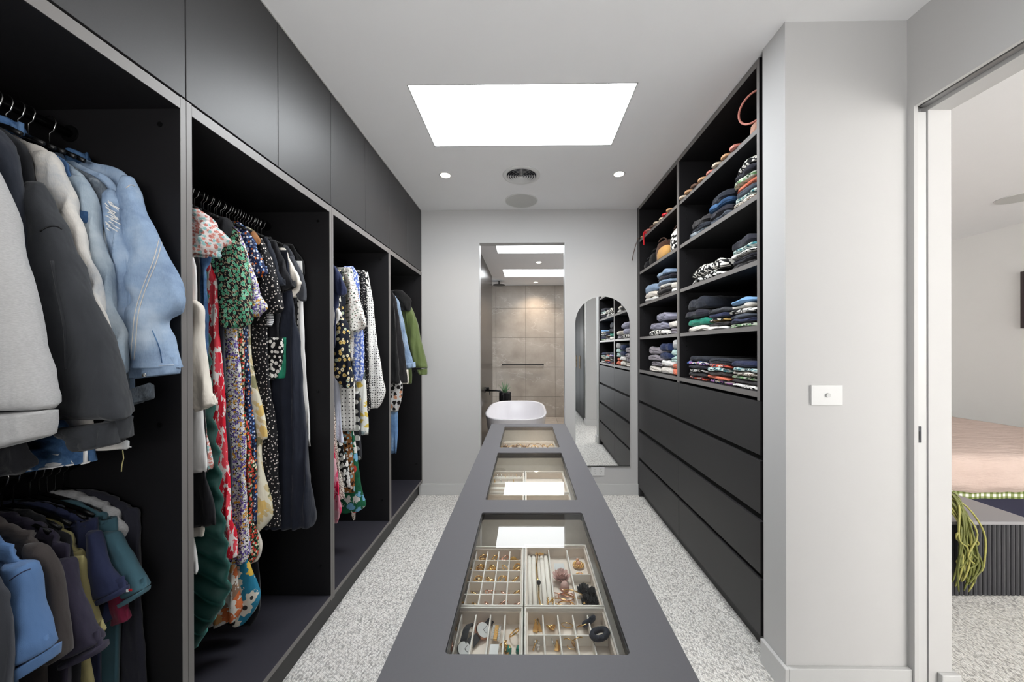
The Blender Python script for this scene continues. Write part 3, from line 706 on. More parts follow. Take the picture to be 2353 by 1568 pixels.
garment('denim_jacket', 'bleached off-white denim jacket beside the charcoal sweatshirt', 'jacket', .838, [
  ('body', 'd_bleach', [(-200,20,300),(-220,60,325),(-230,108,345),(-230,140,400),(-230,165,470),(-230,190,560),(-230,200,800),(-230,212,1000),(-230,296,1030)], dict(t=(.012,.026), folds=(8,.005))),
  ('sleeve', 'd_bleach', [(80,120,350),(90,137,385),(95,160,450),(100,182,520),(105,205,600),(110,228,690),(120,246,770),(150,262,860),(200,298,950)], dict(t=(.018,.022), Y=.825)),
  ('collar', 'd_mid', [(0,272,20,270),(0,290,45,292),(5,305,58,312)], dict(t=(.016,.014), Y=.83, label='blue denim collar')),
  ('hem_band', 'd_bleach', [(-200,1020,298,1012),(-190,1040,298,1032)], dict(t=(.02,.02), Y=.83))], hang=UP)
garment('denim_shirt', 'mid-blue denim shirt squeezed between two pale jackets', 'shirt', .858, [
  ('body', 'd_mid', [(-180,60,330),(-200,105,345),(-200,150,372),(-200,168,420),(-200,180,480),(-200,198,560),(-200,216,650),(-200,222,800)], dict(t=(.01,.014))),
  ('pocket_flap', 'd_dark', [(160,480,178,478),(165,500,192,502),(172,512,194,512)], dict(t=(.014,.014), Y=.85))], hang=UP)
garment('denim_jacket', 'soft grey-blue denim jacket with plain rounded shoulder', 'jacket', .876, [
  ('body', 'd_grey', [(-150,110,350),(-160,146,370),(-160,186,400),(-160,206,432),(-160,215,500),(-160,240,700),(-160,262,850)], dict(t=(.01,.016))),
  ('sleeve', 'd_grey', [(150,190,405),(162,208,432),(172,218,480),(190,236,560),(205,252,620),(215,266,720),(228,280,790),(240,286,835),(248,274,862)], dict(t=(.014,.02), Y=.868))], hang=UP)
garment('denim_jacket', 'dark acid-wash denim jacket with mottled sleeve', 'jacket', .897, [
  ('body', 'd_acid', [(-120,140,362),(-130,170,382),(-130,212,404),(-130,236,428),(-130,244,500),(-130,262,650),(-130,300,900),(-130,304,960)], dict(t=(.01,.014))),
  ('cuff', 'd_acid', [(296,900,344,880),(300,925,342,910),(312,930,336,920)], dict(t=(.02,.016), Y=.90))], hang=UP)
g = garment('denim_jacket', 'distressed light denim jacket with frayed white rips on the shoulder', 'jacket', .916, [
  ('body', 'd_light', [(-90,170,370),(-100,205,388),(-100,240,402),(-100,262,434),(-100,274,470),(-100,284,540),(-100,300,640),(-100,300,900),(-100,296,960)], dict(t=(.01,.014))),
  ('sleeve', 'd_light', [(236,262,436),(240,274,464),(243,276,500),(250,290,560),(255,302,600),(258,300,680),(262,296,760),(270,300,840)], dict(t=(.014,.018), Y=.908))], hang=UP)
for k in range(26):
    t_ = k/25; a = atY(242+22*rnd.random(), 462+62*t_, .888); b = a + Vector((rnd.uniform(.006,.02), rnd.uniform(-.004,.004), rnd.uniform(-.012,-.003)))
    if k == 0: fr = MB()
    fr.tube([a, (a+b)/2+Vector((0,-.004,.002)), b], .0012, 5)
o = fr.build('frayed_threads', F['white'], g); o['kind'] = 'stuff'
g = garment('denim_jacket', 'oversized light blue denim jacket with buttoned cuff, last on the upper rail', 'jacket', .957, [
  ('body', 'd_light', [(-20,176,352),(-60,215,374),(-80,262,384),(-90,294,402),(-90,306,430),(-90,306,520),(-90,300,700),(-90,300,860)], dict(t=(.012,.02), folds=(8,.005))),
  ('sleeve', 'd_light', [(285,306,408),(284,316,440),(285,330,480),(288,346,520),(292,362,560),(296,382,610),(298,398,650),(298,409,688),(298,402,712),(296,378,738),(300,384,780),(296,398,836),(300,402,846)], dict(t=(.025,.038), folds=(7,.008), Y=.935, wr=.006)),
  ('cuff', 'd_light', [(290,838,402,836),(286,856,403,846),(286,868,402,858),(300,872,396,860)], dict(t=(.036,.034), Y=.935)),
  ('collar', 'd_dark', [(152,352,178,346),(158,368,196,356),(170,382,202,370),(188,386,202,376)], dict(t=(.02,.016), Y=.955, label='turned-up darker denim collar'))], hang=UP)
MB().sphere(atY(331, 862, .893), .006, 12, 8, (1,.4,1)).build('button', M_silver, g, smooth=True)
for dx in (0, 8): stitch(g, last[1], [(366+dx,548),(352+dx,600),(328+dx,660),(310+dx,720),(304+dx,780),(300+dx,828)], F['d_bleach'], .0011)
stitch(g, last[1], [(290,432),(300,425),(309,428)], F['d_bleach'], .0011)
stitch(g, last[1], [(350,760),(366,800),(372,834)], F['d_dark'], .0011)
stitch(g, last[2], [(288,845),(330,842),(370,840),(400,839)], F['d_bleach'], .0009)
garment('denim_skirt', 'dark blue denim hem with raw white edge below the sweatshirts', 'skirt', .80, [
  ('body', 'd_dark', [(-200,100,940),(-180,170,990),(-100,205,1020),(40,1082,211,1052),(52,1082,212,1062)], dict(t=(.012,.014))),
  ('raw_hem', 'white', [(50,1079,212,1059),(50,1082,212,1063)], dict(t=(.0145,.0145)))])
garment('trousers', 'black trousers hanging below the grey sweatshirt cuff', 'trousers', .72, [
  ('body', 'black', [(-200,60,900),(-200,60,1000),(-200,66,1040),(-200,72,1072),(-190,45,1092)], dict(t=(.02,.02)))])
# gold thread of the jacket hem
th = atY(282, 1035, .83); MB().tube([th, th+Vector((.002,0,-.02)), th+Vector((-.002,0,-.035)), th+Vector((-.006,.002,-.052))], .001, 6).build('loose_thread', F['olive'], None, loc=th)
tag(D.objects['loose_thread'], 'yellow loose thread dangling below the pale jacket hem', 'thread')

# ---------------------------------------------------------------- bay 1, lower rail
LZ = 1.085
def shirt(name, label, Y, mk, b, sl=None, cuff=None, extra=None, cat='shirt', t=(.012,.018), st=(.016,.024)):
    ps = [('body', mk, b, dict(t=t))]
    if sl: ps.append(('sleeve', mk, sl, dict(t=st, Y=Y-.012, folds=(7,.005))))
    if cuff: ps.append(('cuff', mk, cuff, dict(t=(st[1]+.002, st[1]), Y=Y-.012, folds=(40,.0008))))
    for q in extra or []: ps.append(q)
    return garment(name, label, cat, Y, ps, top=.98, hang=LZ)
shirt('t_shirt', 'dark grey t-shirt at the lower left edge of the frame', .68, 'dgrey', [(-500,-200,1180),(-500,-60,1260),(-500,5,1350),(-500,12,1400),(-500,20,1480),(-500,30,1640),(-500,30,1900)])
g = shirt('polo_shirt', 'light blue polo shirt with ribbed sleeve band on the lower rail', .74, 'polo',
  [(-330,-60,1190),(-400,5,1240),(-400,45,1280),(-400,60,1320),(-400,30,1500),(-400,30,1900)],
  [(10,62,1296),(18,72,1312),(28,80,1345),(30,88,1390),(32,98,1440),(34,106,1470),(34,1530,109,1492)], [(33,1532,110,1494),(33,1550,110,1508),(34,1566,109,1522)], st=(.02,.034))
stitch(g, last[1], [(22,1335),(40,1322),(58,1312),(70,1308)], F['nav'], .0011)
shirt('polo_shirt', 'dark taupe polo shirt behind the light blue one', .79, 'brown',
  [(-200,-20,1180),(-250,22,1206),(-300,62,1226),(-300,86,1246),(-300,96,1290),(-300,100,1600),(-300,100,1900)],
  [(60,92,1250),(72,112,1282),(82,128,1322),(84,136,1380),(90,144,1440),(100,151,1495),(110,1530,146,1510)])
shirt('polo_shirt', 'dark plum polo shirt with double-banded sleeve', .845, 'purp',
  [(-150,30,1178),(-200,52,1192),(-200,92,1208),(-200,130,1242),(-200,152,1290),(-200,160,1500),(-200,150,1900)],
  [(120,154,1288),(138,163,1302),(140,176,1340),(142,196,1400),(144,216,1450),(148,1512,229,1478)], [(148,1516,231,1482),(147,1530,234,1497)], st=(.018,.028))
shirt('t_shirt', 'black t-shirt between the plum and the khaki shirts', .865, 'black',
  [(-100,60,1172),(-120,100,1190),(-120,140,1220),(-120,165,1262),(-120,172,1320),(-120,182,1372),(-120,180,1568),(-120,180,1900)])
shirt('shirt', 'khaki yellow shirt with stiff collar and narrow sleeve', .885, 'olive',
  [(-80,78,1176),(-80,100,1186),(-80,140,1204),(-80,162,1232),(-80,180,1270),(-80,190,1290),(-80,212,1568),(-80,212,1900)],
  [(150,190,1278),(172,196,1320),(180,204,1370),(190,218,1410),(205,232,1432),(226,1466,243,1448)], st=(.012,.016))
shirt('t_shirt', 'navy t-shirt with turned-up sleeve on the lower rail', .915, 'nav',
  [(-60,100,1152),(-60,140,1166),(-60,182,1184),(-60,208,1206),(-60,222,1222),(-60,222,1568),(-60,222,1900)],
  [(200,222,1222),(206,232,1240),(206,252,1290),(208,270,1330),(214,1380,284,1352)], [(214,1378,286,1348),(216,1396,288,1362)],
  [('sleeve','nav',[(225,1386,255,1380),(228,1410,258,1400),(236,1432,262,1422)],dict(t=(.014,.014),Y=.92))], st=(.014,.024))
shirt('t_shirt', 'maroon t-shirt peeking between the navy and teal shirts', .932, 'maroon',
  [(-30,140,1158),(-30,180,1180),(-30,190,1220),(-30,200,1568),(-30,200,1900)],
  [(250,270,1330),(248,278,1370),(250,286,1410),(252,1444,292,1428)], st=(.012,.016))
g = shirt('t_shirt', 'teal t-shirt with a small woven flag tab on the sleeve', .948, 'teal',
  [(20,172,1148),(0,205,1162),(0,240,1180),(0,258,1200),(0,268,1222),(0,270,1568),(0,270,1900)],
  [(224,268,1222),(236,278,1236),(240,296,1272),(250,312,1308),(262,328,1340),(282,1380,334,1352)], [(282,1380,334,1352),(282,1394,333,1364)], st=(.014,.026))
pf = atY(296, 1358, .905); MB().box(pf.x-.009, pf.x, pf.y-.001, pf.y, pf.z-.003, pf.z+.003).build('flag_tab', F['white'], g, label='white half of the woven flag tab'); MB().box(pf.x, pf.x+.009, pf.y-.001, pf.y, pf.z-.001, pf.z+.005).build('flag_tab', plain('flag_red', C(200,30,40)), g, label='red half of the woven flag tab')
shirt('t_shirt', 'pale grey heather t-shirt behind the teal one', .966, 'heath',
  [(120,168,1128),(100,205,1142),(80,248,1160),(80,274,1180),(80,286,1208),(80,288,1250),(80,288,1400)])
shirt('jacket', 'long charcoal jacket hanging last on the lower rail', .983, 'ink',
  [(120,200,1126),(100,250,1138),(100,290,1160),(100,318,1176),(100,316,1205),(100,321,1300),(100,327,1400),(100,333,1500),(100,337,1568),(100,340,1720)], cat='jacket')

# ---------------------------------------------------------------- bay 2
def dress(name, label, cat, Y, parts, hang=True): return garment(name, label, cat, Y, parts, hang=UP if hang else None)
k1 = dict(t=(.010,.016))
dress('ruffle_blouse', 'pink and teal printed blouse with a gathered ruffle sleeve', 'blouse', 1.125, [
  ('sleeve', 'ruffle', [(400,452,480),(395,476,500),(390,500,524),(388,512,545),(392,504,562),(396,500,574),(405,488,588)], dict(t=(.03,.04), folds=(22,.016), wr=.013, Y=1.12)),
  ('body', 'ruffle', [(250,420,480),(230,430,520),(220,436,600),(220,436,760)], k1)])
dress('coat', 'long cream coat with wide sleeve at the front of the dresses', 'coat', 1.165, [
  ('body', 'white', [(300,430,560),(290,446,610),(290,448,760),(290,458,880),(290,465,1000),(290,470,1086)], dict(t=(.012,.02))),
  ('sleeve', 'cream', [(420,450,690),(420,466,712),(430,464,760),(438,471,830),(446,480,880),(455,946,491,931)], dict(t=(.018,.022), Y=1.145))])
dress('skirt', 'black denim skirt with top-stitched hem below the cream coat', 'skirt', 1.175, [
  ('body', 'black', [(300,466,1070),(300,478,1090),(300,484,1150),(300,490,1210)], k1)], False)
dress('slip_dress', 'cream slip hem showing under the black denim skirt', 'dress', 1.18, [
  ('body', 'cream', [(300,466,1190),(300,471,1212),(300,470,1232)], k1)], False)
dress('shirt', 'white shirt tail beside the wardrobe divider near the floor', 'shirt', 1.17, [('body', 'white', [(300,440,1230),(300,447,1276),(300,454,1318)], k1)], False)
dress('dress', 'plain black dress behind the cream coat', 'dress', 1.19, [
  ('body', 'black', [(300,440,570),(300,462,610),(300,462,700),(300,470,850),(300,475,960),(300,478,1086)], k1)])
dress('printed_dress', 'narrow strip of pink and teal print beside the green velvet dress', 'dress', 1.197, [
  ('body', 'ruffle', [(400,462,900),(400,470,945),(400,476,1000),(400,483,1080)], k1)], False)
dress('denim_dress', 'acid-blue denim dress with stitched bands', 'dress', 1.215, [
  ('body', 'd_dark', [(400,470,570),(400,483,590),(400,474,622),(400,470,660),(400,475,740),(400,477,830),(400,474,880)], k1)])
dress('velvet_dress', 'long bottle-green velvet dress with diagonal pleats', 'dress', 1.25, [
  ('body', 'pleat', [(390,470,590),(390,478,650),(390,482,760),(385,484,850),(380,493,940),(370,505,1040),(360,515,1140),(350,524,1240),(345,531,1330),(345,1400,529,1362),(345,1440,508,1405),(345,1480,476,1450),(345,1510,462,1480)],
   dict(t=(.012,.03), folds=(4,.004), pleat=(9, -.020, 13), n=64, sub=10, wr=.002))])
dress('printed_dress', 'long white dress with red toile print beside the green velvet', 'dress', 1.29, [
  ('body', 'redw', [(440,478,592),(440,492,632),(440,501,680),(445,504,780),(450,508,860),(455,515,980),(465,521,1080),(475,530,1180),(480,543,1270),(480,1292,540,1280)], dict(t=(.012,.02)))])
dress('dress', 'black sheath dress between the red toile and purple floral dresses', 'dress', 1.315, [
  ('body', 'navyblack', [(450,505,540),(450,515,700),(450,517,850),(450,524,1000),(450,530,1100),(450,530,1180)], k1)])
dress('blouse', 'black blouse with green flowers and a full puff sleeve', 'blouse', 1.36, [
  ('body', 'greenf', [(430,520,512),(430,545,530),(430,552,560),(430,560,640),(430,560,740)], k1),
  ('sleeve', 'greenf', [(500,526,548),(496,550,560),(493,562,600),(494,570,650),(497,575,700),(504,573,722),(512,562,742),(520,546,754)], dict(t=(.03,.05), folds=(16,.007), Y=1.335, wr=.005)),
  ('collar', 'black', [(492,498,520,500),(492,520,532,524),(498,540,532,548)], dict(t=(.03,.03), Y=1.35, label='soft black neckline'))])
dress('floral_dress', 'long dress in dense purple, yellow and white ditsy floral', 'dress', 1.42, [
  ('skirt', 'purpf', [(470,543,728),(470,545,800),(470,553,860),(474,557,950),(478,562,1050),(482,568,1150),(490,575,1250),(495,572,1282),(500,560,1294)], dict(t=(.012,.03), folds=(12,.008), Y=1.40)),
  ('sleeve', 'purpf', [(536,550,535),(545,566,580),(552,582,630),(558,598,675),(564,614,704),(568,602,720),(572,585,728)], dict(t=(.016,.03), folds=(14,.006), Y=1.40)),
  ('body', 'purpf', [(460,540,520),(460,552,545),(460,556,620),(460,550,740)], k1)])
dress('floral_dress', 'black dress with red and cream flowers behind the purple floral', 'dress', 1.45, [
  ('body', 'redf', [(500,550,700),(500,557,770),(500,561,845),(500,563,940),(505,580,1048),(510,587,1084),(510,578,1110),(520,579,1180),(530,591,1262),(530,584,1290)], dict(t=(.012,.02)))])
dress('floral_dress', 'navy dress with small white and orange flowers', 'dress', 1.48, [
  ('sleeve', 'navyf', [(545,562,520),(558,582,550),(572,598,590),(586,640,613,628)], dict(t=(.014,.02), Y=1.465)),
  ('body', 'navyf', [(500,548,508),(505,566,530),(505,572,600),(505,566,700),(505,568,800),(505,576,900),(505,585,1020),(510,591,1120),(510,592,1204)], dict(t=(.012,.02)))])
dress('floral_dress', 'cream maxi dress with faded olive flowers and scalloped hem', 'dress', 1.51, [
  ('body', 'creamf', [(520,570,522),(520,592,545),(520,578,620),(520,576,750),(530,584,860),(540,603,940),(545,616,1002),(545,602,1020),(545,609,1100),(550,623,1178),(550,612,1206),(560,590,1228)], dict(t=(.012,.026), folds=(14,.008))),
  ('collar', 'tan', [(566,528,586,532),(572,548,594,550),(578,566,590,562)], dict(t=(.016,.014), Y=1.50, label='rolled tan collar'))])
dress('floral_dress', 'black dress sprinkled with small white daisies', 'dress', 1.545, [
  ('sleeve', 'daisy', [(585,602,548),(592,620,590),(598,634,640),(602,646,688),(602,650,708),(608,636,720)], dict(t=(.02,.034), folds=(14,.006), Y=1.53)),
  ('body', 'daisy', [(540,590,535),(545,604,560),(545,608,640),(545,612,760),(550,619,860),(560,628,950),(565,636,1060),(570,642,1160),(575,647,1210)], dict(t=(.012,.024)))])
dress('dress', 'sliver of a maroon dress beside the daisy dress', 'dress', 1.56, [('body', 'maroon', [(540,596,760),(545,601,800),(545,606,852),(545,606,900)], k1)], False)
dress('t_shirt', 'first of the plain black t-shirts after the daisy dress', 't-shirt', 1.575, [
  ('sleeve', 'navyblack', [(606,612,545),(612,626,572),(618,638,615),(618,664,656,656)], dict(t=(.012,.016), Y=1.567)),
  ('body', 'navyblack', [(560,612,545),(560,622,580),(560,626,660),(560,612,740),(560,614,786)], k1)])
dress('printed_skirt', 'black skirt with white pebble spots over green lining', 'skirt', 1.585, [
  ('body', 'bdot', [(600,650,776),(600,650,820),(602,640,860),(604,630,872)], dict(t=(.016,.02))),
  ('lining', 'green', [(600,657,776),(600,657,826),(604,654,862),(606,650,870)], dict(t=(.010,.01), Y=1.60, label='emerald satin lining'))], False)
dress('t_shirt', 'second of the plain black t-shirts, with wider sleeve', 't-shirt', 1.605, [
  ('sleeve', 'black', [(622,632,552),(632,648,592),(640,662,630),(648,672,678,660)], dict(t=(.012,.018), Y=1.595)),
  ('body', 'black', [(570,624,545),(570,640,580),(570,648,660),(570,642,760),(570,640,776)], k1)])
dress('striped_top', 'white ribbed striped top showing below the black t-shirts', 'top', 1.555, [('body', 'strw', [(575,626,716),(575,628,735),(575,626,750)], k1)], False)
dress('maxi_dress', 'tiered black crinkle maxi dress', 'dress', 1.635, [
  ('body', 'gauze', [(590,660,575),(590,668,640),(595,672,700),(598,686,770),(600,690,850),(602,699,950),(603,707,1050),(604,716,1130),(606,720,1190),(610,716,1212)], dict(t=(.012,.04), folds=(22,.010), n=56))])
dress('blouse', 'ivory blouse with short cuffed sleeve near the end of the rail', 'blouse', 1.67, [
  ('sleeve', 'cream', [(655,661,588),(660,676,614),(664,690,640),(666,694,652),(668,688,664),(668,678,684)], dict(t=(.014,.02), Y=1.66)),
  ('body', 'cream', [(620,655,570),(620,664,600),(620,664,690)], k1)])
dress('t_shirt', 'charcoal t-shirt with long sleeve opening at the end of the rail', 't-shirt', 1.69, [
  ('sleeve', 'dgrey', [(664,674,590),(672,690,620),(680,700,655),(684,703,676),(690,700,692)], dict(t=(.014,.02), Y=1.68)),
  ('body', 'dgrey', [(630,660,565),(630,676,590),(630,680,650),(630,684,700)], k1)])
dress('lattice_dress', 'white dress with black lattice panel, last in the second bay', 'dress', 1.71, [
  ('panel', 'lattice', [(640,688,688),(640,690,760),(645,694,850),(650,699,920),(655,702,950)], dict(t=(.012,.014), Y=1.705, label='black lattice panel')),
  ('body', 'white', [(640,694,600),(640,697,700),(640,700,800),(645,705,900),(650,716,1025)], k1)])
dress('feather_top', 'black feathery top hanging at the end of the dresses', 'top', 1.735, [('body', 'fur', [(640,672,562),(640,690,585),(640,694,612),(640,692,640)], dict(t=(.014,.02), wr=.014, folds=(50,.006)))])
# hems near the floor
dress('floral_skirt', 'white hem with orange roses almost touching the wardrobe floor', 'skirt', 1.395, [
  ('body', 'orangef', [(500,542,1262),(502,546,1320),(500,549,1370),(490,1412,552,1398),(482,1440,545,1424)], dict(t=(.014,.026), folds=(18,.010)))], False)
dress('floral_skirt', 'teal blue skirt with large white line-drawn flowers', 'skirt', 1.43, [
  ('body', 'bluef', [(530,566,1255),(535,573,1290),(536,583,1330),(538,592,1372),(540,585,1402),(543,564,1432)], dict(t=(.014,.024), folds=(10,.008)))], False)
dress('slip_dress', 'ivory frilled hem below the red flower dress', 'dress', 1.485, [('body', 'cream', [(540,592,1215),(545,601,1252),(550,594,1285),(555,578,1295)], dict(t=(.012,.02), folds=(20,.008)))], False)
dress('dress', 'long black dress hem behind the floral skirts', 'dress', 1.50, [('body', 'black', [(520,592,1260),(520,594,1330),(520,596,1396),(530,580,1436)], k1)], False)

# ---------------------------------------------------------------- bay 3
dress('floral_dress', 'hot pink rose-print dress at the left of the third bay', 'dress', 1.935, [('body', 'pinkf', [(700,764,960),(700,770,1050),(700,776,1100),(700,783,1155),(700,783,1178),(710,774,1204)], dict(t=(.012,.02)))])
dress('speckled_dress', 'cream dress with fine brown speckles', 'dress', 1.96, [('body', 'speck', [(710,766,860),(710,769,960),(715,777,1050),(720,785,1100),(725,791,1148)], k1)])
dress('t_shirt', 'navy t-shirt nearest in the third bay', 't-shirt', 1.95, [
  ('sleeve', 'nav', [(760,770,612),(766,784,634),(770,796,668),(778,790,680)], dict(t=(.014,.018), Y=1.94)),
  ('body', 'nav', [(700,758,600),(700,774,625),(700,776,700),(700,768,800)], k1)])
dress('floral_blouse', 'black blouse with gold flowers and white cuff', 'blouse', 1.975, [
  ('body', 'goldf', [(710,768,640),(710,778,660),(710,784,710),(710,784,732)], k1),
  ('cuff', 'white', [(740,706,772,704),(740,728,784,722),(740,756,768,752)], dict(t=(.02,.018), Y=1.955))])
dress('satin_dress', 'pale lavender satin dress with straight narrow fall', 'dress', 2.0, [('body', 'lav', [(720,773,800),(722,777,880),(735,782,950),(770,787,1000),(780,790,1018)], k1)])
dress('floral_blouse', 'black blouse with cream daisies and wide bell sleeve', 'blouse', 2.045, [
  ('sleeve', 'yelf', [(770,786,722),(766,800,752),(767,803,800),(769,808,845),(776,812,872),(792,810,892)], dict(t=(.026,.036), folds=(14,.007), Y=2.02)),
  ('body', 'yelf', [(730,785,620),(730,792,660),(730,792,760),(730,792,860)], k1)])
dress('pebble_dress', 'black dress with bold white pebble shapes', 'dress', 2.06, [('body', 'pebble', [(740,782,960),(745,786,1020),(750,800,1070),(755,805,1120)], k1)])
dress('polka_blouse', 'white blouse with small black polka dots and long sleeve', 'blouse', 2.09, [('body', 'polkaw', [(750,800,850),(752,815,880),(755,817,930),(760,818,990)], dict(t=(.014,.02)))])
dress('leopard_skirt', 'brown animal-print skirt with pale blue flecks', 'skirt', 2.105, [('body', 'leop', [(750,808,990),(752,811,1050),(756,814,1100),(760,815,1132)], k1)], False)
dress('floral_skirt', 'flared green skirt with red poppies, lowest hem of the third bay', 'skirt', 2.135, [('body', 'greenr', [(750,812,980),(755,820,1040),(758,828,1100),(762,834,1140),(765,839,1164),(770,820,1177)], dict(t=(.014,.03), folds=(14,.008)))])
dress('belt', 'narrow cream lace strip hanging below the green skirt', 'belt', 2.125, [('body', 'speck', [(806,816,1165),(809,816,1182),(812,815,1196)], dict(t=(.006,.004)))], False)
dress('floral_blouse', 'white blouse with tiny sprigs and ruffled elbow sleeve', 'blouse', 2.17, [
  ('sleeve', 'leafw', [(792,806,628),(796,818,660),(797,830,705),(798,842,742),(800,832,756),(802,818,764)], dict(t=(.024,.036), folds=(14,.007), Y=2.15)),
  ('body', 'leafw', [(770,806,615),(775,812,640),(775,814,760),(778,812,830)], k1)])
dress('floral_blouse', 'periwinkle blue floral blouse with gathered sleeve', 'blouse', 2.195, [
  ('sleeve', 'blul', [(812,832,740),(811,836,790),(811,837,840),(814,835,862),(818,830,876)], dict(t=(.022,.03), folds=(18,.005))),
  ('body', 'blul', [(790,812,612),(795,824,640),(795,828,740)], k1)])
dress('polka_dress', 'charcoal dress with large white polka dots', 'dress', 2.21, [('body', 'polkak', [(780,826,900),(790,829,980),(805,832,1056)], k1)])
dress('floral_dress', 'white dress with yellow watercolour flowers', 'dress', 2.235, [('body', 'yelw', [(790,838,850),(795,842,900),(800,844,950),(828,847,999)], dict(t=(.012,.018)))])
dress('floral_dress', 'black dress with white daisies behind the yellow-flowered one', 'dress', 2.275, [('body', 'daisy', [(810,838,625),(812,843,680),(814,846,760),(818,848,850),(822,852,930),(826,845,952)], k1)])
dress('dot_dress', 'long white dress with scattered black dots, last in the third bay', 'dress', 2.34, [
  ('body', 'dotw', [(820,846,626),(825,850,655),(828,857,700),(830,861,750),(832,866,790),(834,875,835),(836,881,872),(838,885,902),(845,876,928),(850,868,938)], dict(t=(.014,.03), folds=(14,.008))),
  ('frill', 'bdot', [(818,838,622),(820,846,640),(824,842,665)], dict(t=(.02,.02), Y=2.32, label='black spotted neck frill'))])
# ---------------------------------------------------------------- bay 4
dress('coat', 'black shaggy fur coat, first in the farthest bay', 'coat', 2.76, [('body', 'fur', [(860,900,668),(860,905,690),(862,910,760),(864,916,840),(866,917,882)], dict(t=(.02,.03), wr=.010))])
dress('jumper', 'grey jumper with black and tan leopard spots', 'jumper', 2.81, [('body', 'leop2', [(865,918,870),(867,925,890),(868,921,925),(870,914,946)], dict(t=(.016,.02)))], False)
dress('jeans', 'blue jeans folded over a hanger in the farthest bay', 'jeans', 2.815, [('body', 'd_jean', [(870,914,940),(870,914,990),(870,911,1042)], k1)], False)
dress('coat', 'black sherpa coat with cream edging', 'coat', 2.84, [('body', 'sherpa', [(870,902,672),(870,910,690),(872,918,740),(874,928,800),(876,936,860),(880,937,880)], dict(t=(.02,.03), wr=.006)),
  ('edging', 'cream', [(932,938,850),(933,939,872),(900,938,883)], dict(t=(.008,.008), Y=2.84))])
dress('denim_jacket', 'pale denim jacket between the sherpa coat and the olive bomber', 'jacket', 2.91, [
  ('body', 'd_light', [(880,908,676),(880,916,690),(882,926,730),(884,934,770),(886,944,815),(888,955,843)], dict(t=(.014,.018))),
  ('cuff', 'd_light', [(930,836,954,832),(936,848,955,845)], dict(t=(.022,.022), Y=2.90))])
dress('bomber_jacket', 'olive green bomber jacket with ribbed cuff poking out of the farthest bay', 'jacket', 3.0, [
  ('body', 'oliveg', [(890,930,680),(890,938,700),(892,942,780),(894,947,860),(898,946,882)], dict(t=(.02,.03))),
  ('sleeve', 'oliveg', [(928,940,696),(932,951,720),(936,962,758),(942,972,800),(948,980,830),(956,982,846)], dict(t=(.03,.045), folds=(16,.006), Y=2.98, wr=.006)),
  ('cuff', 'oliveg', [(958,850,981,846),(962,858,982,858),(966,862,981,861)], dict(t=(.03,.028), Y=2.98)),
  ('fur_trim', 'fur', [(900,925,668),(904,940,684),(912,946,700),(925,940,716)], dict(t=(.03,.03), wr=.016, Y=2.95, label='black fur collar trim'))])

# ---------------------------------------------------------------- spare hangers so the rails read as packed
ys = [1.08 + .030*k for k in range(22)]
for k, y in enumerate(ys): hanger(y, UP, 'slim black velvet hanger with steel hook in the row over the packed dresses', 'steel hooks over the dresses', tilt=rnd.uniform(-.25, .25))
# ---------------------------------------------------------------- folded clothes on the right shelves
def folded(name, label, cat, y0, y1, z, h, mk, layers=2, depth=.32, x0=1.082, seed=0, droop=.15, group=None, rough=1.0, xs=1):
    R = random.Random(seed*13+5); n = 18; rings = []
    for i in range(n+1):
        u = i/n; e = 1 - abs(2*u-1)**5 * .55; y = y0 + (y1-y0)*u
        hh = h*(.88*e + .12*noise.noise(Vector((y*9, seed, 1)))*2); xf = x0 + .012*(1-e)*3 + .008*noise.noise(Vector((y*12, seed, 7)))*2*rough
        ring = []
        for k in range(19):
            v = k/18; gro = abs(sin(pi*layers*v))**.35; rr_ = (1 - abs(2*v-1)**3)*.5 + .5*gro
            ring.append((xf + (1-rr_)*.022 + .004*rough*noise.noise(Vector((y*25, v*6+seed, 2))), y + .0035*rough*noise.noise(Vector((v*9, seed, u*4))), z + hh*v + (.010*rough*noise.noise(Vector((y*14, v*4, seed))) if 0 < v else 0)))
        for k in range(1, 7):
            v = k/6; ring.append((xf + depth*v*.93 + .02, y, z + hh*(1 - droop*v*.5) + .006*rough*noise.noise(Vector((v*5, y*16, seed+9)))))
        ring.append((xf + depth, y, z + hh*.5)); ring.append((xf + depth, y, z+.001)); rings.append(ring)
    for r in rings:
        for j, p in enumerate(r):
            if p[2] < z + .0006: r[j] = (p[0], p[1], z + .0006)
    mb = MB().loft(rings); o = mb.build(name, F[mk], None, smooth=True, loc=((x0+depth/2), (y0+y1)/2, z))
    return tag(o, label, cat, group)
for a, k in (('grey_tone', C(96,96,102)), ('slate', C(78,84,96)), ('mint', C(190,216,212)), ('coral', C(226,124,96)), ('lilacgrey', C(150,144,152)), ('offw', C(228,222,214)),
             ('navytowel', C(34,48,84)), ('skyb', C(128,172,216)), ('pink', C(224,170,190)), ('jade', C(42,140,118)), ('deepgrey', C(58,56,58)), ('camel', C(206,160,96)), ('chocolate', C(76,52,42)), ('blush', C(206,160,140)), ('red', C(214,40,50))):
    F[a] = cloth('fabric_'+a, k, weave=300, bump=.5)
F['spotbw'] = F['pebble']; F['mix1'] = floral('blue_multi_print', C(40,50,80), [C(236,232,226), C(80,120,200), C(200,140,200), C(226,210,170)], 60, .5, ragged=.5)
F['mix2'] = floral('coral_multi_print', C(226,110,86), [C(240,232,226), C(60,60,80), C(180,70,70)], 50, .4, ragged=.6)
F['mix3'] = floral('teal_white_print', C(206,220,216), [C(30,60,70), C(60,130,140)], 60, .36, ragged=.5)
F['mix4'] = floral('grey_green_print', C(200,206,190), [C(60,90,60), C(120,170,110), C(40,46,50)], 55, .36, ragged=.5)
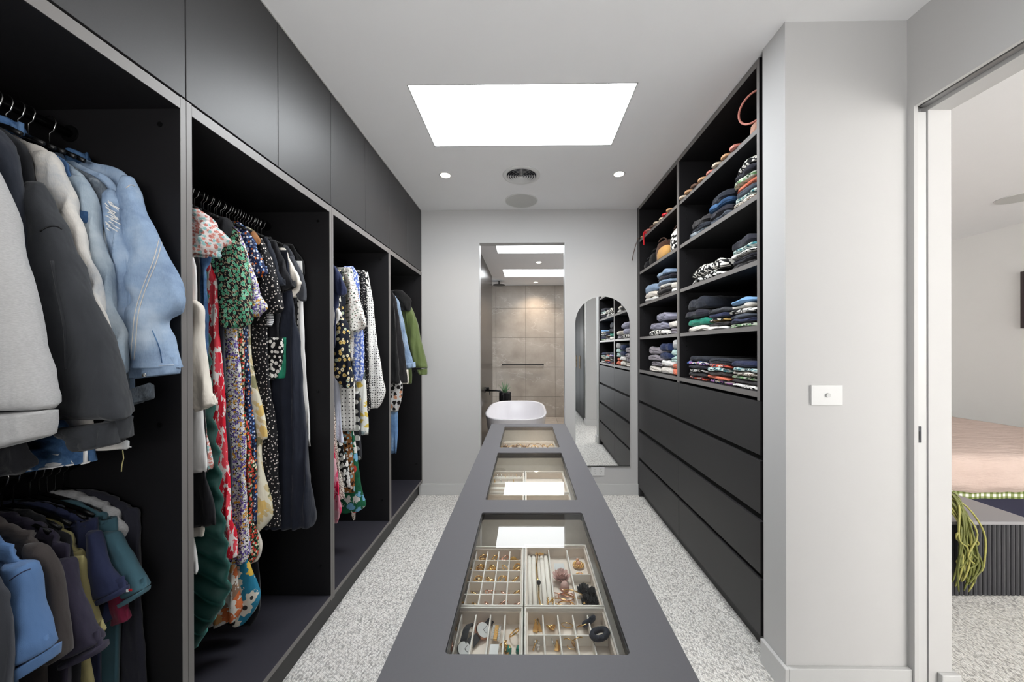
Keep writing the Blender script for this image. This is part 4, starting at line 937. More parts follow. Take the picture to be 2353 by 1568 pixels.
def short(t):
    for a, b in ((' of the nearer unit', ''), (' in the farther unit', ''), ('second-lowest', 'fourth'), ('second highest shelf', 'second shelf'), (' beside the divider', ''), ('resting on the broad one', 'upper')):
        if len(t.split()) > 16: t = t.replace(a, b)
    w_ = t.split(); 
    if len(w_) > 16: t = t.replace(' folded', '', 1)
    return t
def stack(y0, y1, z, items, where, group, x0=1.082, sd=0, cat='clothes', depth=.34):
    ords = ['bottom', 'second', 'third', 'fourth', 'fifth', 'sixth', 'seventh', 'eighth']
    for i, (h, mk, nm, dsc, ly) in enumerate(items):
        R = random.Random(sd*31+i); j = R.uniform(-.010, .010)
        od = 'top' if i == len(items)-1 and i > 0 else ords[i]
        folded(nm, short(f'{dsc}, {od} of the {where}'), cat, y0+j+R.uniform(0,.012), y1+j-R.uniform(0,.012), z+.0005, h, mk, ly, depth, x0+R.uniform(-.006,.01), sd*10+i, group=group)
        z += h*.985 + .0008
Z1, Z2, Z3, Z4, Z0 = 2.425, 2.120, 1.815, 1.510, 1.205
G4 = 'folded clothes on the lowest open shelf of the nearer unit'
stack(2.12, 2.395, Z4, [(.040,'offw','shirt','rumpled white folded shirt',1),(.052,'jade','knitted_top','rolled jade green top',1),(.052,'ink','jumper','dark navy folded jumper',1),(.085,'navyblack','jumper','puffy black folded jumper',1)], 'stack at the left of the second-lowest shelf', G4, sd=1)
stack(1.90, 2.115, Z4, [(.022,'white','t_shirt','white folded t-shirt',1),(.024,'deepgrey','t_shirt','charcoal folded t-shirt',2),(.022,'goldf','t_shirt','black t-shirt with ochre trim',1),(.026,'nav','t_shirt','blue folded t-shirt',1),(.030,'dgrey','t_shirt','dark grey folded t-shirt',1)], 'middle stack on the second-lowest shelf', G4, sd=2)
stack(1.642, 1.885, Z4, [(.024,'mix4','knitted_top','pale top with green print',1),(.022,'nav','knitted_top','navy folded top',1),(.024,'slate','knitted_top','slate folded top',1),(.026,'pebble','knitted_top','black and pale pink patterned top',1),(.022,'offw','knitted_top','white folded top',1),(.026,'skyb','knitted_top','sky blue folded top',1)], 'right-hand stack on the second-lowest shelf', G4, sd=3)
G0 = 'folded t-shirts on the bottom open shelf of the nearer unit'
stack(2.13, 2.36, Z0, [(.022,'mix2','t_shirt','pale coral-flecked t-shirt',1),(.024,'deepgrey','t_shirt','dark grey t-shirt',2),(.024,'pebble','t_shirt','black and white patterned t-shirt',1),(.022,'ink','t_shirt','ink coloured t-shirt',1),(.022,'mix1','t_shirt','navy t-shirt with orange and white stripe',1),(.036,'navyblack','t_shirt','black t-shirt spread over the pile',1)], 'left stack on the bottom shelf', G0, sd=4, depth=.4)
stack(1.89, 2.12, Z0, [(.022,'mix1','t_shirt','blue multicoloured t-shirt',1),(.022,'coral','t_shirt','coral orange t-shirt',1),(.022,'brown','t_shirt','taupe folded t-shirt',1),(.022,'mix3','t_shirt','teal and white printed t-shirt',1),(.020,'mix2','t_shirt','coral striped t-shirt',1),(.038,'navyblack','t_shirt','large black t-shirt draped to one side',2)], 'middle stack on the bottom shelf', G0, sd=5, depth=.4)
stack(1.64, 1.88, Z0, [(.022,'dotw','t_shirt','pale blue speckled t-shirt',1),(.018,'deepgrey','t_shirt','grey folded t-shirt',1),(.020,'mix4','t_shirt','white t-shirt with green edge',1),(.022,'speck','t_shirt','cream speckled t-shirt',1),(.020,'mix3','t_shirt','white and teal patterned t-shirt',1),(.034,'nav','t_shirt','dark navy folded t-shirt',1)], 'right stack on the bottom shelf', G0, sd=6)
G3 = 'folded clothes on the middle shelf of the nearer unit'
stack(1.92, 2.31, Z3, [(.040,'pebble','scarf','flattened patterned scarf end',1),(.070,'bdot','dress','bulky black dress with cream pebble print',1)], 'mound on the middle shelf', G3, sd=7)
stack(1.642, 1.87, Z3, [(.024,'deepgrey','trousers','charcoal folded trousers',1),(.030,'ink','trousers','black folded trousers',2),(.022,'dotw','shirt','white folded shirt with blue edge',1),(.026,'mix3','shirt','white and blue printed shirt',1),(.050,'ink','jumper','dark folded jumper',1)], 'stack at the right of the middle shelf', G3, sd=8)
G2 = 'folded clothes on the second highest shelf of the nearer unit'
stack(2.10, 2.33, Z2, [(.03,'d_acid','jeans','grey-blue folded jeans',1),(.03,'navyblack','jeans','black folded jeans',2),(.05,'deepgrey','jeans','dark grey folded jeans',1)], 'left stack on the second highest shelf', G2, sd=9)
stack(1.86, 2.08, Z2, [(.034,'slate','jeans','slate folded jeans',2),(.04,'ink','jeans','ink blue folded jeans',1),(.036,'d_dark','jeans','dark denim folded jeans',1),(.05,'navyblack','jeans','black folded jeans',1)], 'middle stack on the second highest shelf', G2, sd=10)
stack(1.642, 1.84, Z2, [(.026,'speck','knitted_top','striped white folded top',2),(.026,'mix3','knitted_top','white and teal folded top',1),(.028,'slate','knitted_top','slate folded top',1),(.026,'coral','knitted_top','peach folded top',1),(.034,'mix4','knitted_top','mint patterned top',1),(.03,'ink','knitted_top','ink folded top',1),(.045,'bdot','knitted_top','black top with white spots',1)], 'tall stack right on the second highest shelf', G2, sd=11)
GF3 = 'folded jeans in the farther unit'
stack(2.93, 3.20, Z3, [(.035,'white','jeans','white folded jeans',1),(.05,'offw','jeans','off-white folded jeans',1),(.065,'d_light','jeans','pale blue folded jeans',1)], 'left pile of jeans in the farther unit', GF3, sd=12)
stack(2.65, 2.92, Z3, [(.03,'brown','jeans','brown folded jeans',1),(.035,'deepgrey','jeans','dark grey folded jeans',1),(.035,'d_bleach','jeans','bleached folded jeans',1),(.035,'d_light','jeans','light blue folded jeans',1),(.03,'ink','jeans','black folded jeans',1),(.04,'d_light','jeans','washed blue folded jeans',1)], 'middle pile of jeans in the farther unit', GF3, sd=13)
stack(2.505, 2.64, Z3, [(.04,'white','jeans','white folded jeans',1),(.04,'offw','jeans','ivory folded jeans',1)], 'small pile beside the divider in the farther unit', GF3, sd=14)
GF4 = 'folded striped pyjamas in the farther unit'
stack(2.72, 3.10, Z4, [(.05,'pebble','pyjamas','navy pyjamas with white piping',1),(.065,'strn','pyjamas','navy pinstripe pyjamas',1)], 'broad pile of striped pyjamas', GF4, sd=15)
stack(2.66, 2.95, Z4+.1175, [(.07,'strn','pyjamas','navy striped pyjama bundle with pale lining',1)], 'striped pyjama pile, resting on the broad one', GF4, sd=16)
stack(2.505, 2.65, Z4, [(.05,'lilacgrey','knitted_top','pale pink ribbed top',2),(.05,'offw','knitted_top','cream folded top',1)], 'small pile beside the divider above the towels', GF4, sd=17)
GF0 = 'folded towels on the bottom shelf of the farther unit'
stack(2.86, 3.10, Z0, [(.05,'offw','towel','cream folded towel',2),(.045,'lilacgrey','towel','grey folded towel with dark edge',2),(.055,'lilacgrey','towel','mauve-grey folded towel',2),(.065,'lilacgrey','towel','thick mauve-grey towel',2)], 'left towel pile', GF0, sd=18, cat='towel', depth=.26)
stack(2.64, 2.85, Z0, [(.06,'offw','towel','white folded towel',1),(.055,'white','towel','fluffy white towel',1),(.06,'navytowel','towel','navy folded towel',1),(.07,'navytowel','towel','dark navy towel',1)], 'middle towel pile', GF0, sd=19, cat='towel', depth=.26)
stack(2.500, 2.63, Z0, [(.05,'coral','towel','coral folded towel',1),(.045,'coral','towel','orange folded towel',1),(.05,'mint','towel','mint folded towel',2),(.05,'mint','towel','pale aqua towel',1),(.07,'heath','towel','grey rolled towel',1)], 'right towel pile beside the divider', GF0, sd=20, cat='towel', depth=.26)

# sandals along the two top shelves
M_tan = plain('tan_sole', C(196,152,112), .6); M_beige = plain('beige_leather', C(206,190,168), .55); M_brn = plain('brown_leather', C(96,66,48), .5); M_pk = plain('pink_leather', C(206,130,116), .5); M_redl = plain('red_leather', C(220,36,48), .45)
def sandal(y, z, m, label, ang=0, x0=1.062, m2=None, L=.24):
    e = empty('sandal', (x0+L/2, y, z), label, 'sandal', 'sandals on the top shelves')
    def outline(s, zz): return [(x0 + L*(.5-.5*cos(pi*t)), y + s*(.030+.012*cos(pi*t))*sin(pi*t)**.55*sg + ang*(L*(.5-.5*cos(pi*t))), zz) for sg in (1, -1) for t in ([k/12 for k in range(13)] if sg == 1 else [1-k/12 for k in range(1, 12)])]
    MB().loft([outline(1, z+.001), outline(1.03, z+.006), outline(.99, z+.013)]).build('sole', m, e, smooth=False)
    for f, hh in ((.26, .034), (.34, .04)):
        xx = x0 + L*f; MB().tube([(xx, y-.036+ang*L*f, z+.010), (xx, y-.03+ang*L*f, z+hh*.8), (xx+.004, y+ang*L*f, z+hh+.004), (xx, y+.03+ang*L*f, z+hh*.8), (xx, y+.036+ang*L*f, z+.010)], .006, 7, flat=.4).build('strap', m2 or m, e, smooth=True)
    return e
mm = [(M_beige,'beige'), (M_tan,'tan'), (M_brn,'brown'), (M_tan,'honey tan'), (M_pk,'dusty pink'), (M_beige,'sand'), (M_tan,'camel'), (M_pk,'rose')]
names_n = ['just right of the divider', 'second right of the divider', 'third right of the divider', 'fourth right of the divider', 'fifth right of the divider', 'sixth right of the divider', 'seventh right of the divider', 'eighth right of the divider', 'beside the near end panel']
for k in range(8):
    m, c = mm[k]; sandal(2.395-.085*k, Z1, m, f'{c} sandal on the nearer top shelf, {names_n[k]}', rnd.uniform(-.1,.1), 1.062+rnd.uniform(-.01,.006), M_brn if k % 3 == 0 else None)
for k in range(8):
    m, c = mm[(k*3+1) % 8]; sandal(3.24-.09*k, Z1, M_redl if k in (1, 6) else m, (('red' if k in (1, 6) else c) + f' strappy sandal on the top shelf of the farther unit, {["beside the end wall","second from the end wall","third from the end wall","fourth from the end wall","fifth from the end wall","sixth from the end wall","seventh from the end wall","left of the divider"][k]}'), rnd.uniform(-.1,.1), 1.062+rnd.uniform(-.01,.006), M_redl if k in (1,2,6) else M_brn)
a = Vector((1.066, 3.12, Z1+.02))
MB().tube([a+Vector((.05,0,.02)), a, a+Vector((-.012,.0,-.02)), a+Vector((-.014,-.005,-.07)), a+Vector((-.012,-.012,-.125))], .008, 8, flat=.4).build('ribbon', M_redl, None, smooth=True, loc=a)
tag(D.objects['ribbon'], 'red ribbon tie hanging over the top shelf edge', 'ribbon')
a = Vector((1.066, 3.29, Z1+.01))
MB().tube([a+Vector((.06,-.01,.01)), a+Vector((-.004,0,.004)), a+Vector((-.02,.02,-.05)), a+Vector((-.045,.03,-.15)), a+Vector((-.052,.03,-.20))], .003, 6).build('shoe_lace', M_brn, None, smooth=True, loc=a)
tag(D.objects['shoe_lace'], 'thin brown lace dangling in front of the end wall', 'shoe lace')
# pink hoop-handled bag and pouches at the near end of the top shelf
e = empty('handbag', (1.14, 1.68, Z1), 'small blush pink bag with a large round hoop handle', 'handbag')
MB().loft([[(1.14+.05*cos(t)*s, 1.685+.045*sin(t)*s, Z1+z) for t in [2*pi*k/16 for k in range(16)]] for z, s in ((.001,.9),(.02,1.05),(.05,1),(.07,.6))]).build('pouch', F['blush'], e, smooth=True)
MB().torus((1.10, 1.69, Z1+.14), .072, .005, (1,.5,0), 28, 8).build('handle', M_pk, e, smooth=True)

# bags on the second shelf of the farther unit
def bag(name, label, y, w_, h, mk, x0=1.09, d=.2, strap=True, m=None, z=Z2):
    e = empty(name, (x0+d/2, y, z), label, 'bag', 'bags in the farther unit'); rings = []
    for z_, s in ((.001,.86),(.1,1),(.5,1.04),(.85,.9),(1,.55)):
        rings.append([(x0+d/2+(d/2)*s*math.copysign(abs(cos(t))**.7, cos(t)) , y+(w_/2)*s*math.copysign(abs(sin(t))**.7, sin(t)), z+h*z_+.006*noise.noise(Vector((cos(t)*3, z_*4, y*9)))) for t in [2*pi*k/20 for k in range(20)]])
    MB().loft(rings).build('pouch', F[mk], e, smooth=True)
    if strap: MB().torus((x0+.04, y, z+h*.75), w_*.4, .006, (1,.25,0), 20, 7, arc=pi, start=0).build('strap', F[mk], e, smooth=True)
    return e
bag('handbag', 'small black handbag beside the end wall', 3.19, .12, .08, 'black')
bag('handbag', 'black bucket bag lying on its side in the farther unit', 3.05, .14, .12, 'fur')
bag('handbag', 'dark brown slouchy leather bag with curved strap', 2.89, .16, .17, 'chocolate')
bag('clutch_bag', 'camel tan half-round clutch bag', 2.80, .20, .095, 'camel', x0=1.074, strap=False, d=.08)
bag('handbag', 'brown bag with gathered top near the divider', 2.68, .16, .22, 'chocolate', x0=1.13)
bag('clutch_bag', 'white patterned clutch with black strap beside the divider', 2.575, .12, .15, 'pebble', x0=1.078, d=.08)
# ---------------------------------------------------------------- jewellery trays
TZ, TF, TB = .778, .742, .7135        # rim, compartment floor, drawer bottom
def tray(x0, x1, y0, y1, label, cols=None, rows_=None, cw=None):
    e = empty('jewellery_tray', ((x0+x1)/2, (y0+y1)/2, TB), label, 'tray')
    f = MB(); t = .004
    for a in ((x0,x1,y0,y0+t),(x0,x1,y1-t,y1),(x0,x0+t,y0+t,y1-t),(x1-t,x1,y0+t,y1-t)): f.box(*a, TB, TZ)
    f.build('rim', M_velvet, e, bev=.001)
    a, b, c, d = x0+t+.004, x1-t-.004, y0+t+.004, y1-t-.004
    g = MB(); g.box(x0+t, x1-t, y0+t, y1-t, TB, TF)
    for q in ((x0+t,x1-t,y0+t,c),(x0+t,x1-t,d,y1-t),(x0+t,a,c,d),(b,x1-t,c,d)): g.box(*q, TF, TZ-.007)
    g.build('insert', M_velvet2, e)
    h = TZ-.012
    for k in range(1, cols or 1):
        x = a+(b-a)*k/cols; B('divider', M_velvet, e, x-.0018, x+.0018, c, d, TF, h, bev=.0012)
    for k in range(1, rows_ or 1):
        y = c+(d-c)*k/rows_; B('divider', M_velvet, e, a, b, y-.0018, y+.0018, TF, h+.0006, bev=.0012)
    return e, (a, b, c, d)
XLt0, XLt1, XRt0, XRt1 = -.199, -.008, -.0045, .191
def cellc(bx, cols, rows_, i, j):      # i column from left, j row from far
    a, b, c, d = bx; return a+(b-a)*(i+.5)/cols, d-(d-c)*(j+.5)/rows_
OR = ['first', 'second', 'third', 'fourth', 'fifth']
def jw(name, label, mb, m, cat='jewellery', smooth=True, group=None):
    c = ctr(mb); o = mb.build(name, m, None, smooth=smooth, loc=c); return tag(o, label, cat, group)
def ringmb(x, y, R=.0095, r=.0016, tilt=.6, az=0, z=TF, sq=1.0):
    ax = (sin(tilt)*cos(az), sin(tilt)*sin(az), cos(tilt)); h = R*abs(sin(tilt))+r+.0008
    return MB().torus((x, y, z+h), R, r, ax, 22, 7, sq=sq)
# --- tray 1: ring grid
t1, b1 = tray(XLt0, XLt1, .855, 1.112, 'pale suede ring tray with a grid of small compartments', 5, 5)
mats = {'g': (M_gold, 'gold'), 'r': (M_rose, 'rose gold'), 's': (M_silver, 'silver')}
desc1 = {(1,0):('g','twisted',3),(2,0):('g','domed',2),(3,0):('r','curved open',2),(1,1):('g','stack of thin',4),(2,1):('g','cluster of chunky',5),(3,1):('g','pearl-set',1),(4,1):('g','braided',2),
 (1,2):('g','beaded',2),(2,2):('g','crossed',3),(3,2):('g','large ball-chain',1),(4,2):('g','looped',1),(1,3):('g','wide round',2),(2,3):('r','broad band',2),(3,3):('r','upright double',2),(4,3):('g','spiky',1),
 (1,4):('g','tilted',2),(2,4):('r','tiny clustered',2),(3,4):('r','stone-set',2),(4,4):('r','small flower',2),(0,0):('g','thin',1),(0,1):('g','small',2),(0,2):('g','narrow',1),(0,3):('g','plain',2),(0,4):('g','curved',1)}
M_pearl = plain('pearl', C(236,230,224), .15, spec=.8); M_stone = plain('dark_stone', C(30,32,40), .1); M_pom = plain('mustard_pompom', C(176,134,70), 1, bump=(400,.8,.002)); M_crys = plain('crystal', C(220,222,230), .05, spec=1)
M_emer = plain('emerald_glass', C(0,120,100), .08, spec=1)
PXR = [[1083,1106,1135,1157,1187],[1078,1102,1130,1162,1190],[1071,1099,1127,1154,1185],[1065,1095,1128,1160,1189],[1059,1090,1124,1159,1190]]; PYR = [1287,1309,1338,1367,1392]
for (i, j), (k, ds, n) in desc1.items():
    q = atZ(PXR[j][i], PYR[j], TF+.010); x, y = q.x, q.y; mb = MB()
    for q in range(n):
        R = rnd.uniform(.009, .0125) if n > 1 else .0125
        sub = ringmb(x+rnd.uniform(-.005,.005), y+rnd.uniform(-.004,.005), R, rnd.uniform(.0013,.0026), rnd.uniform(.5,1.35), rnd.uniform(.6,2.4)); mb.add(sub.v, sub.f)
    if 'ball' in ds or 'beaded' in ds or 'braid' in ds:
        for q in range(18): a = 2*pi*q/18; mb.sphere((x+.012*cos(a), y+.006*sin(a)+.003, TF+.012+.009*sin(a)), .0023, 7, 5)
    if 'pearl' in ds: 
        o = jw('pearl_drop', 'white pearl drop beside a gold ring in the ring tray', MB().sphere((x+.008, y+.004, TF+.010), .0055, 12, 8, (1,1,1.6)), M_pearl, 'earring')
    o = jw('ring', f'{ds} {mats[k][1]} ring, {OR[j]} row from the back, {OR[i]} column of the ring tray', mb, mats[k][0], 'ring')
x, y = cellc(b1, 5, 5, 4, 0)
for k, (dx, dz, r) in enumerate([(-.006, .012, .011), (.006, .0095, .0095)]): jw('pompom_earring', ['larger', 'smaller'][k]+' mustard pompom earring in the back right cell of the ring tray', MB().sphere((x+dx, y-.004-.008*k, TF+dz), r, 14, 10), M_pom, 'earring')

# --- tray 2: necklace rolls and open cells
t2, b2 = tray(XRt0, XRt1, .855, 1.122, 'pale suede tray with padded necklace rolls and three open cells')
a, b, c, d = b2; w_ = (b-a)*.36
for k in range(5):
    x = a + w_*(k+.5)/5
    MB().tube([(x, c+.001, TF+.007), (x, d-.001, TF+.003)], w_/10.2, 12).build('necklace_roll', M_velvet, t2, smooth=True)
x2 = a+w_+.003; x3 = a+(b-a)*.70
B('divider', M_velvet, t2, x2-.0018, x2+.0018, c, d, TF, TZ-.012); B('divider', M_velvet, t2, x3-.0018, x3+.0018, c, d, TF, TZ-.012)
ym = c+(d-c)*.52; B('divider', M_velvet, t2, x3, b, ym-.0018, ym+.0018, TF, TZ-.012)
zr = TF+.0195
p0 = [atZ(1235,1275,zr), atZ(1233,1300,zr), atZ(1235,1330,zr), atZ(1238,1340,zr)]; p1 = [atZ(1238,1342,zr), atZ(1238,1372,zr), atZ(1242,1390,zr), atZ(1252,1395,zr), atZ(1262,1391,zr)]
e = empty('necklace', p0[0], 'gold rope necklace with a round black bead on the padded rolls', 'necklace')
MB().tube(p0, .0024, 8).build('chain', M_gold, e, smooth=True); MB().tube(p1, .0024, 8).build('chain', M_gold, e, smooth=True)
MB().sphere(p0[-1]+Vector((0,-.002,.002)), .006, 14, 10).build('bead', M_stone, e, smooth=True)
cl = MB()
for k in range(14): cl.torus(p0[0]+Vector((-.004+.0016*k, .002+.002*sin(k), .001*(k % 3))), .0028, .0008, (sin(k), cos(k), .4), 10, 5)
o = cl.build('clasp', M_gold, e, smooth=True); o['kind'] = 'stuff'
cl = MB()
for k in range(16): q = p1[-1]+Vector((rnd.uniform(-.006,.012), rnd.uniform(-.006,.012), rnd.uniform(0,.006))); cl.tube([q, q+Vector((.004,.006,.004))], .001, 5)
o = cl.build('fringe', M_gold, e, smooth=True); o['kind'] = 'stuff'
def flower(name, label, c, r, m, n=3, cup=.5, cat='brooch', z0=0):
    e = empty(name, c, label, cat); c = Vector(c)
    for L in range(n):
        k = 7-L; rr = r*(1-.25*L)
        for q in range(k):
            a0 = 2*pi*q/k + L*.5; pts = []
            rings = []
            for s in range(5):
                u = s/4; wd = rr*.6*sin(pi*min(.94, .18+u*.8)); rad = rr*u; zz = rr*cup*(u**1.6)*(1+.7*L)+.002+.0035*L
                ce = c + Vector((rad*cos(a0), rad*sin(a0), zz)); tn = Vector((-sin(a0), cos(a0), 0))
                rings.append([ce-tn*wd+Vector((0,0,.002)), ce+Vector((0,0,-.001)), ce+tn*wd+Vector((0,0,.002)), ce+tn*wd*.9+Vector((0,0,.003)), ce+Vector((0,0,.0005)), ce-tn*wd*.9+Vector((0,0,.003))])
            MB().loft(rings).build('petal', m, e, smooth=True)
    return e
M_pink = plain('dusty_pink_fabric', C(206,168,158), .7); M_blkf = plain('black_fabric_petal', C(22,22,24), .6)
q = atZ(1290, 1328, TF+.012); flower('flower_earring', 'large dusty pink fabric flower earring in the open middle cell', (q.x, q.y, TF+.004), .026, M_pink)
q = atZ(1297, 1345, TF+.02)
MB().loft([[(q.x+.011*s*cos(t), q.y+.008*s*sin(t)-.010*u, TF+.030-.018*u) for t in [2*pi*k/14 for k in range(14)]] for u, s in ((0,.4),(.3,1),(1,1.1))]).build('tassel', M_pink, None, smooth=True, loc=q)
tag(D.objects['tassel'], 'small pink tassel lying over the fabric flower', 'tassel')
q = atZ(1287, 1305, TF+.01)
t_ = MB().box(q.x-.016, q.x+.014, q.y-.004, q.y+.030, TF+.003, TF+.004); jw('earring_card', 'pale grey earring card under the pink flower', t_, M_white, 'card', False)
t_ = MB().box(q.x-.012, q.x-.003, q.y-.016, q.y+.024, TF+.0055, TF+.0062); jw('price_tag', 'narrow white swing tag beside the pink flower', t_, M_white, 'tag', False)
for k, (px, py, R, m, tl) in enumerate([(1300,1372,.020,M_rose,.25),(1284,1366,.011,M_rose,.6),(1306,1367,.014,M_rose,.3),(1290,1388,.024,M_gold,.35),(1303,1394,.022,M_gold,.25),(1318,1382,.026,M_gold,.9),(1296,1360,.012,M_rose,.5)]):
    q = atZ(px, py, TF+.008); mb = ringmb(q.x, q.y, R, .0014, tl, 1.2, TF+.0008*k); jw('hoop_earring', ['large rose gold hoop','small crystal-set rose hoop','medium rose gold hoop','wide thin gold hoop','gold hoop at the front','gold hoop leaning on the divider','little rose gold hoop'][k]+' below the pink flower', mb, m, 'earring')
for k, (px, py, s) in enumerate([(1329, 1297, 1.0), (1333, 1322, .8)]):
    q = atZ(px, py, TF+.008); e = empty('drop_earring', (q.x, q.y, TF), ['ornate gold filigree earring with peach stone, nearer the back', 'smaller gold filigree earring with peach stone beside the divider'][k], 'earring')
    mb = MB()
    for L, (rr, n) in enumerate([(.015, 16), (.010, 11)]):
        for j in range(n): a0 = 2*pi*j/n; mb.sphere((q.x+rr*s*cos(a0), q.y+rr*s*sin(a0), TF+.006+.002*L), .0034*s, 7, 5)
    mb.build('filigree', M_gold, e, smooth=True); MB().sphere((q.x, q.y, TF+.009), .0075*s, 14, 9).build('peach_stone', plain('peach_stone%d' % k, C(236,176,140), .3), e, smooth=True)
    if k == 0: MB().sphere((q.x, q.y+.021, TF+.008), .005, 10, 7).build('peach_stone', plain('peach_stone_small', C(236,176,140), .3), e, smooth=True); MB().sphere((q.x, q.y+.029, TF+.008), .0025, 8, 6).build('stud', M_pearl, e, smooth=True)
for k, (px, py, r) in enumerate([(1342, 1362, .020), (1362, 1372, .021), (1350, 1388, .018), (1372, 1390, .016)]):
    q = atZ(px, py, TF+.01); flower('flower_earring', ['black fabric flower at the back left', 'black fabric flower at the back right', 'black fabric flower at the front with gold centre', 'black fabric flower in the front corner'][k]+' of the right-hand cell', (q.x, q.y, TF+.004), r, M_blkf, 3, .6)
q = atZ(1343, 1386, TF+.02); jw('stud_earring', 'gold stud glinting among the black fabric flowers', MB().torus((q.x, q.y, TF+.02), .004, .0012, (0,.4,1), 12, 6).sphere((q.x, q.y, TF+.021), .002, 8, 6), M_gold, 'earring')

# --- tray 3: watches
t3, b3 = tray(XLt0, XLt1, .592, .851, 'pale suede watch tray with five long compartments', 5)
a, b, c, d = b3
def watch(label, x, y, ang, mcase, mband, band='leather', tilt=.5, R=.017, face=True):
    e = empty('wrist_watch', (x, y, TF), label, 'watch'); M4 = Matrix.Translation((x, y, TF+.013)) @ Matrix.Rotation(ang, 4, 'Z') @ Matrix.Rotation(tilt, 4, 'Y')
    def T(mb): mb.v = [tuple(M4 @ Vector(p)) for p in mb.v]; mb.v = [(p[0], p[1], max(p[2], TF+.0006)) for p in mb.v]; return mb
    if face:
        T(MB().lathe([(R*.9,-.004),(R,-.003),(R,.002),(R*.92,.0035)], (0,0,0), 32)).build('case', mcase, e, smooth=False)
        T(MB().lathe([(R*.88,.0036),(R*.88,.0039)], (0,0,0), 32)).build('dial', M_white, e)
        T(MB().box(-.0004,.0004,0,R*.7,.0041,.0044).box(0,R*.5,-.0004,.0004,.0041,.0044)).build('hands', M_blk, e)
        T(MB().box(R,R+.003,-.0015,.0015,-.001,.001)).build('crown', mcase, e)
    if band == 'leather':
        for s in (1, -1):
            T(MB().loft([[(-.008*w,s*yy,z),(.008*w,s*yy,z),(.008*w,s*yy,z+.0022),(-.008*w,s*yy,z+.0022)] for yy,z,w in ((R*.95,-.002,1),(R+.012,-.003,1),(R+.026,-.007,.9),(R+.038,-.011,.8))])).build('strap', mband, e, bev=.0006)
    else:
        for k in range(7):
            yy = R+.001+k*.0058
            T(MB().box(-.010,-.0045,yy,yy+.005,-.003,.001).box(.0045,.010,yy,yy+.005,-.003,.001)).build('link', M_silver, e, bev=.0004)
            T(MB().box(-.0043,.0043,yy,yy+.005,-.0032,.0012)).build('link', M_gold, e, bev=.0004, label='gold centre link')
    return e
M_lea = plain('black_watch_strap', C(44,44,48), .5, bump=(300,.3,.001))
xs_ = [a+(b-a)*(i+.5)/5 for i in range(5)]
q = atZ(1077, 1452, TF); q = atZ(1066, 1492, TF+.016); watch('black-strapped watch with round white dial, second compartment of the watch tray', q.x, q.y, -.45, M_silver, M_lea, tilt=.5, R=.017)
MB().loft([[(xs_[1]-.007+dx, y+.018, z), (xs_[1]+.008+dx, y+.018, z+.004), (xs_[1]+.008+dx, y+.018, z+.007), (xs_[1]-.007+dx, y+.018, z+.003)] for y, z, dx in ((.740,TF+.008,-.002),(.755,TF+.018,-.001),(.775,TF+.024,.001),(.797,TF+.018,.005),(.806,TF+.006,.007))]).build('watch_strap', M_lea, None, smooth=False, loc=(xs_[1], .76, TF))
tag(D.objects['watch_strap'], 'black leather strap arching up in the second watch compartment', 'strap')
watch('rose gold watch with large oval white dial, middle compartment of the watch tray', atZ(1109,1447,TF+.016).x, atZ(1109,1447,TF+.016).y, -.5, M_rose, M_lea, tilt=.6, R=.018)
watch('two-tone silver and gold link watch in the fourth compartment', xs_[3]-.003, atZ(1147,1474,TF+.01).y-.014, -.05, M_silver, None, band='link', tilt=.12, R=.014, face=False)
q = atZ(1136, 1490, TF+.012); q = MB().box(q.x-.010, q.x+.009, q.y-.016, q.y+.010, TF+.004, TF+.012); jw('smart_watch', 'square white-faced watch head at the front of the watch tray', q, M_white, 'watch', False)
jw('hoop_earring', 'large gold hoop earring in the right compartment of the watch tray', ringmb(atZ(1182,1455,TF+.01).x, atZ(1182,1455,TF+.01).y, .0125, .0016, .75, 2.6, TF, sq=1.3), M_gold, 'earring')
jw('bangle', 'rose gold bangle at the left edge of the watch tray', ringmb(atZ(1036,1482,TF+.014).x, atZ(1036,1482,TF+.014).y, .014, .0035, 1.3, .3, TF), M_rose, 'bangle')
jw('bangle', 'thin gold chain bracelet behind the bangle in the watch tray', ringmb(atZ(1045,1440,TF+.01).x, atZ(1045,1440,TF+.01).y, .012, .0014, 1.2, .3, TF), M_gold, 'bangle')
for k in range(2):
    q = atZ(1170+21*k, 1492, TF+.012); jw('crystal_earring', ['left', 'right'][k]+' emerald green crystal earring at the front of the watch tray', MB().loft([[(q.x+.006*s*cos(t), q.y+.009*s*sin(t), TF+z) for t in [2*pi*j/8+.2 for j in range(8)]] for z, s in ((.001,.7),(.005,1),(.012,.95),(.016,.6))]), M_emer, 'earring', False)
for k, (dx, dy) in enumerate([(0, 0), (.009, .006), (-.004, .012), (.014, -.006)]):
    jw('ring', ['gold ring lying', 'crossed gold ring', 'small gold ring', 'silver-gold ring'][k]+' between the watch and the green crystals', ringmb(atZ(1158,1490,TF+.01).x+dx*.6, atZ(1158,1488,TF+.01).y+dy, .008, .0018, .9, k*1.1), M_gold, 'ring')

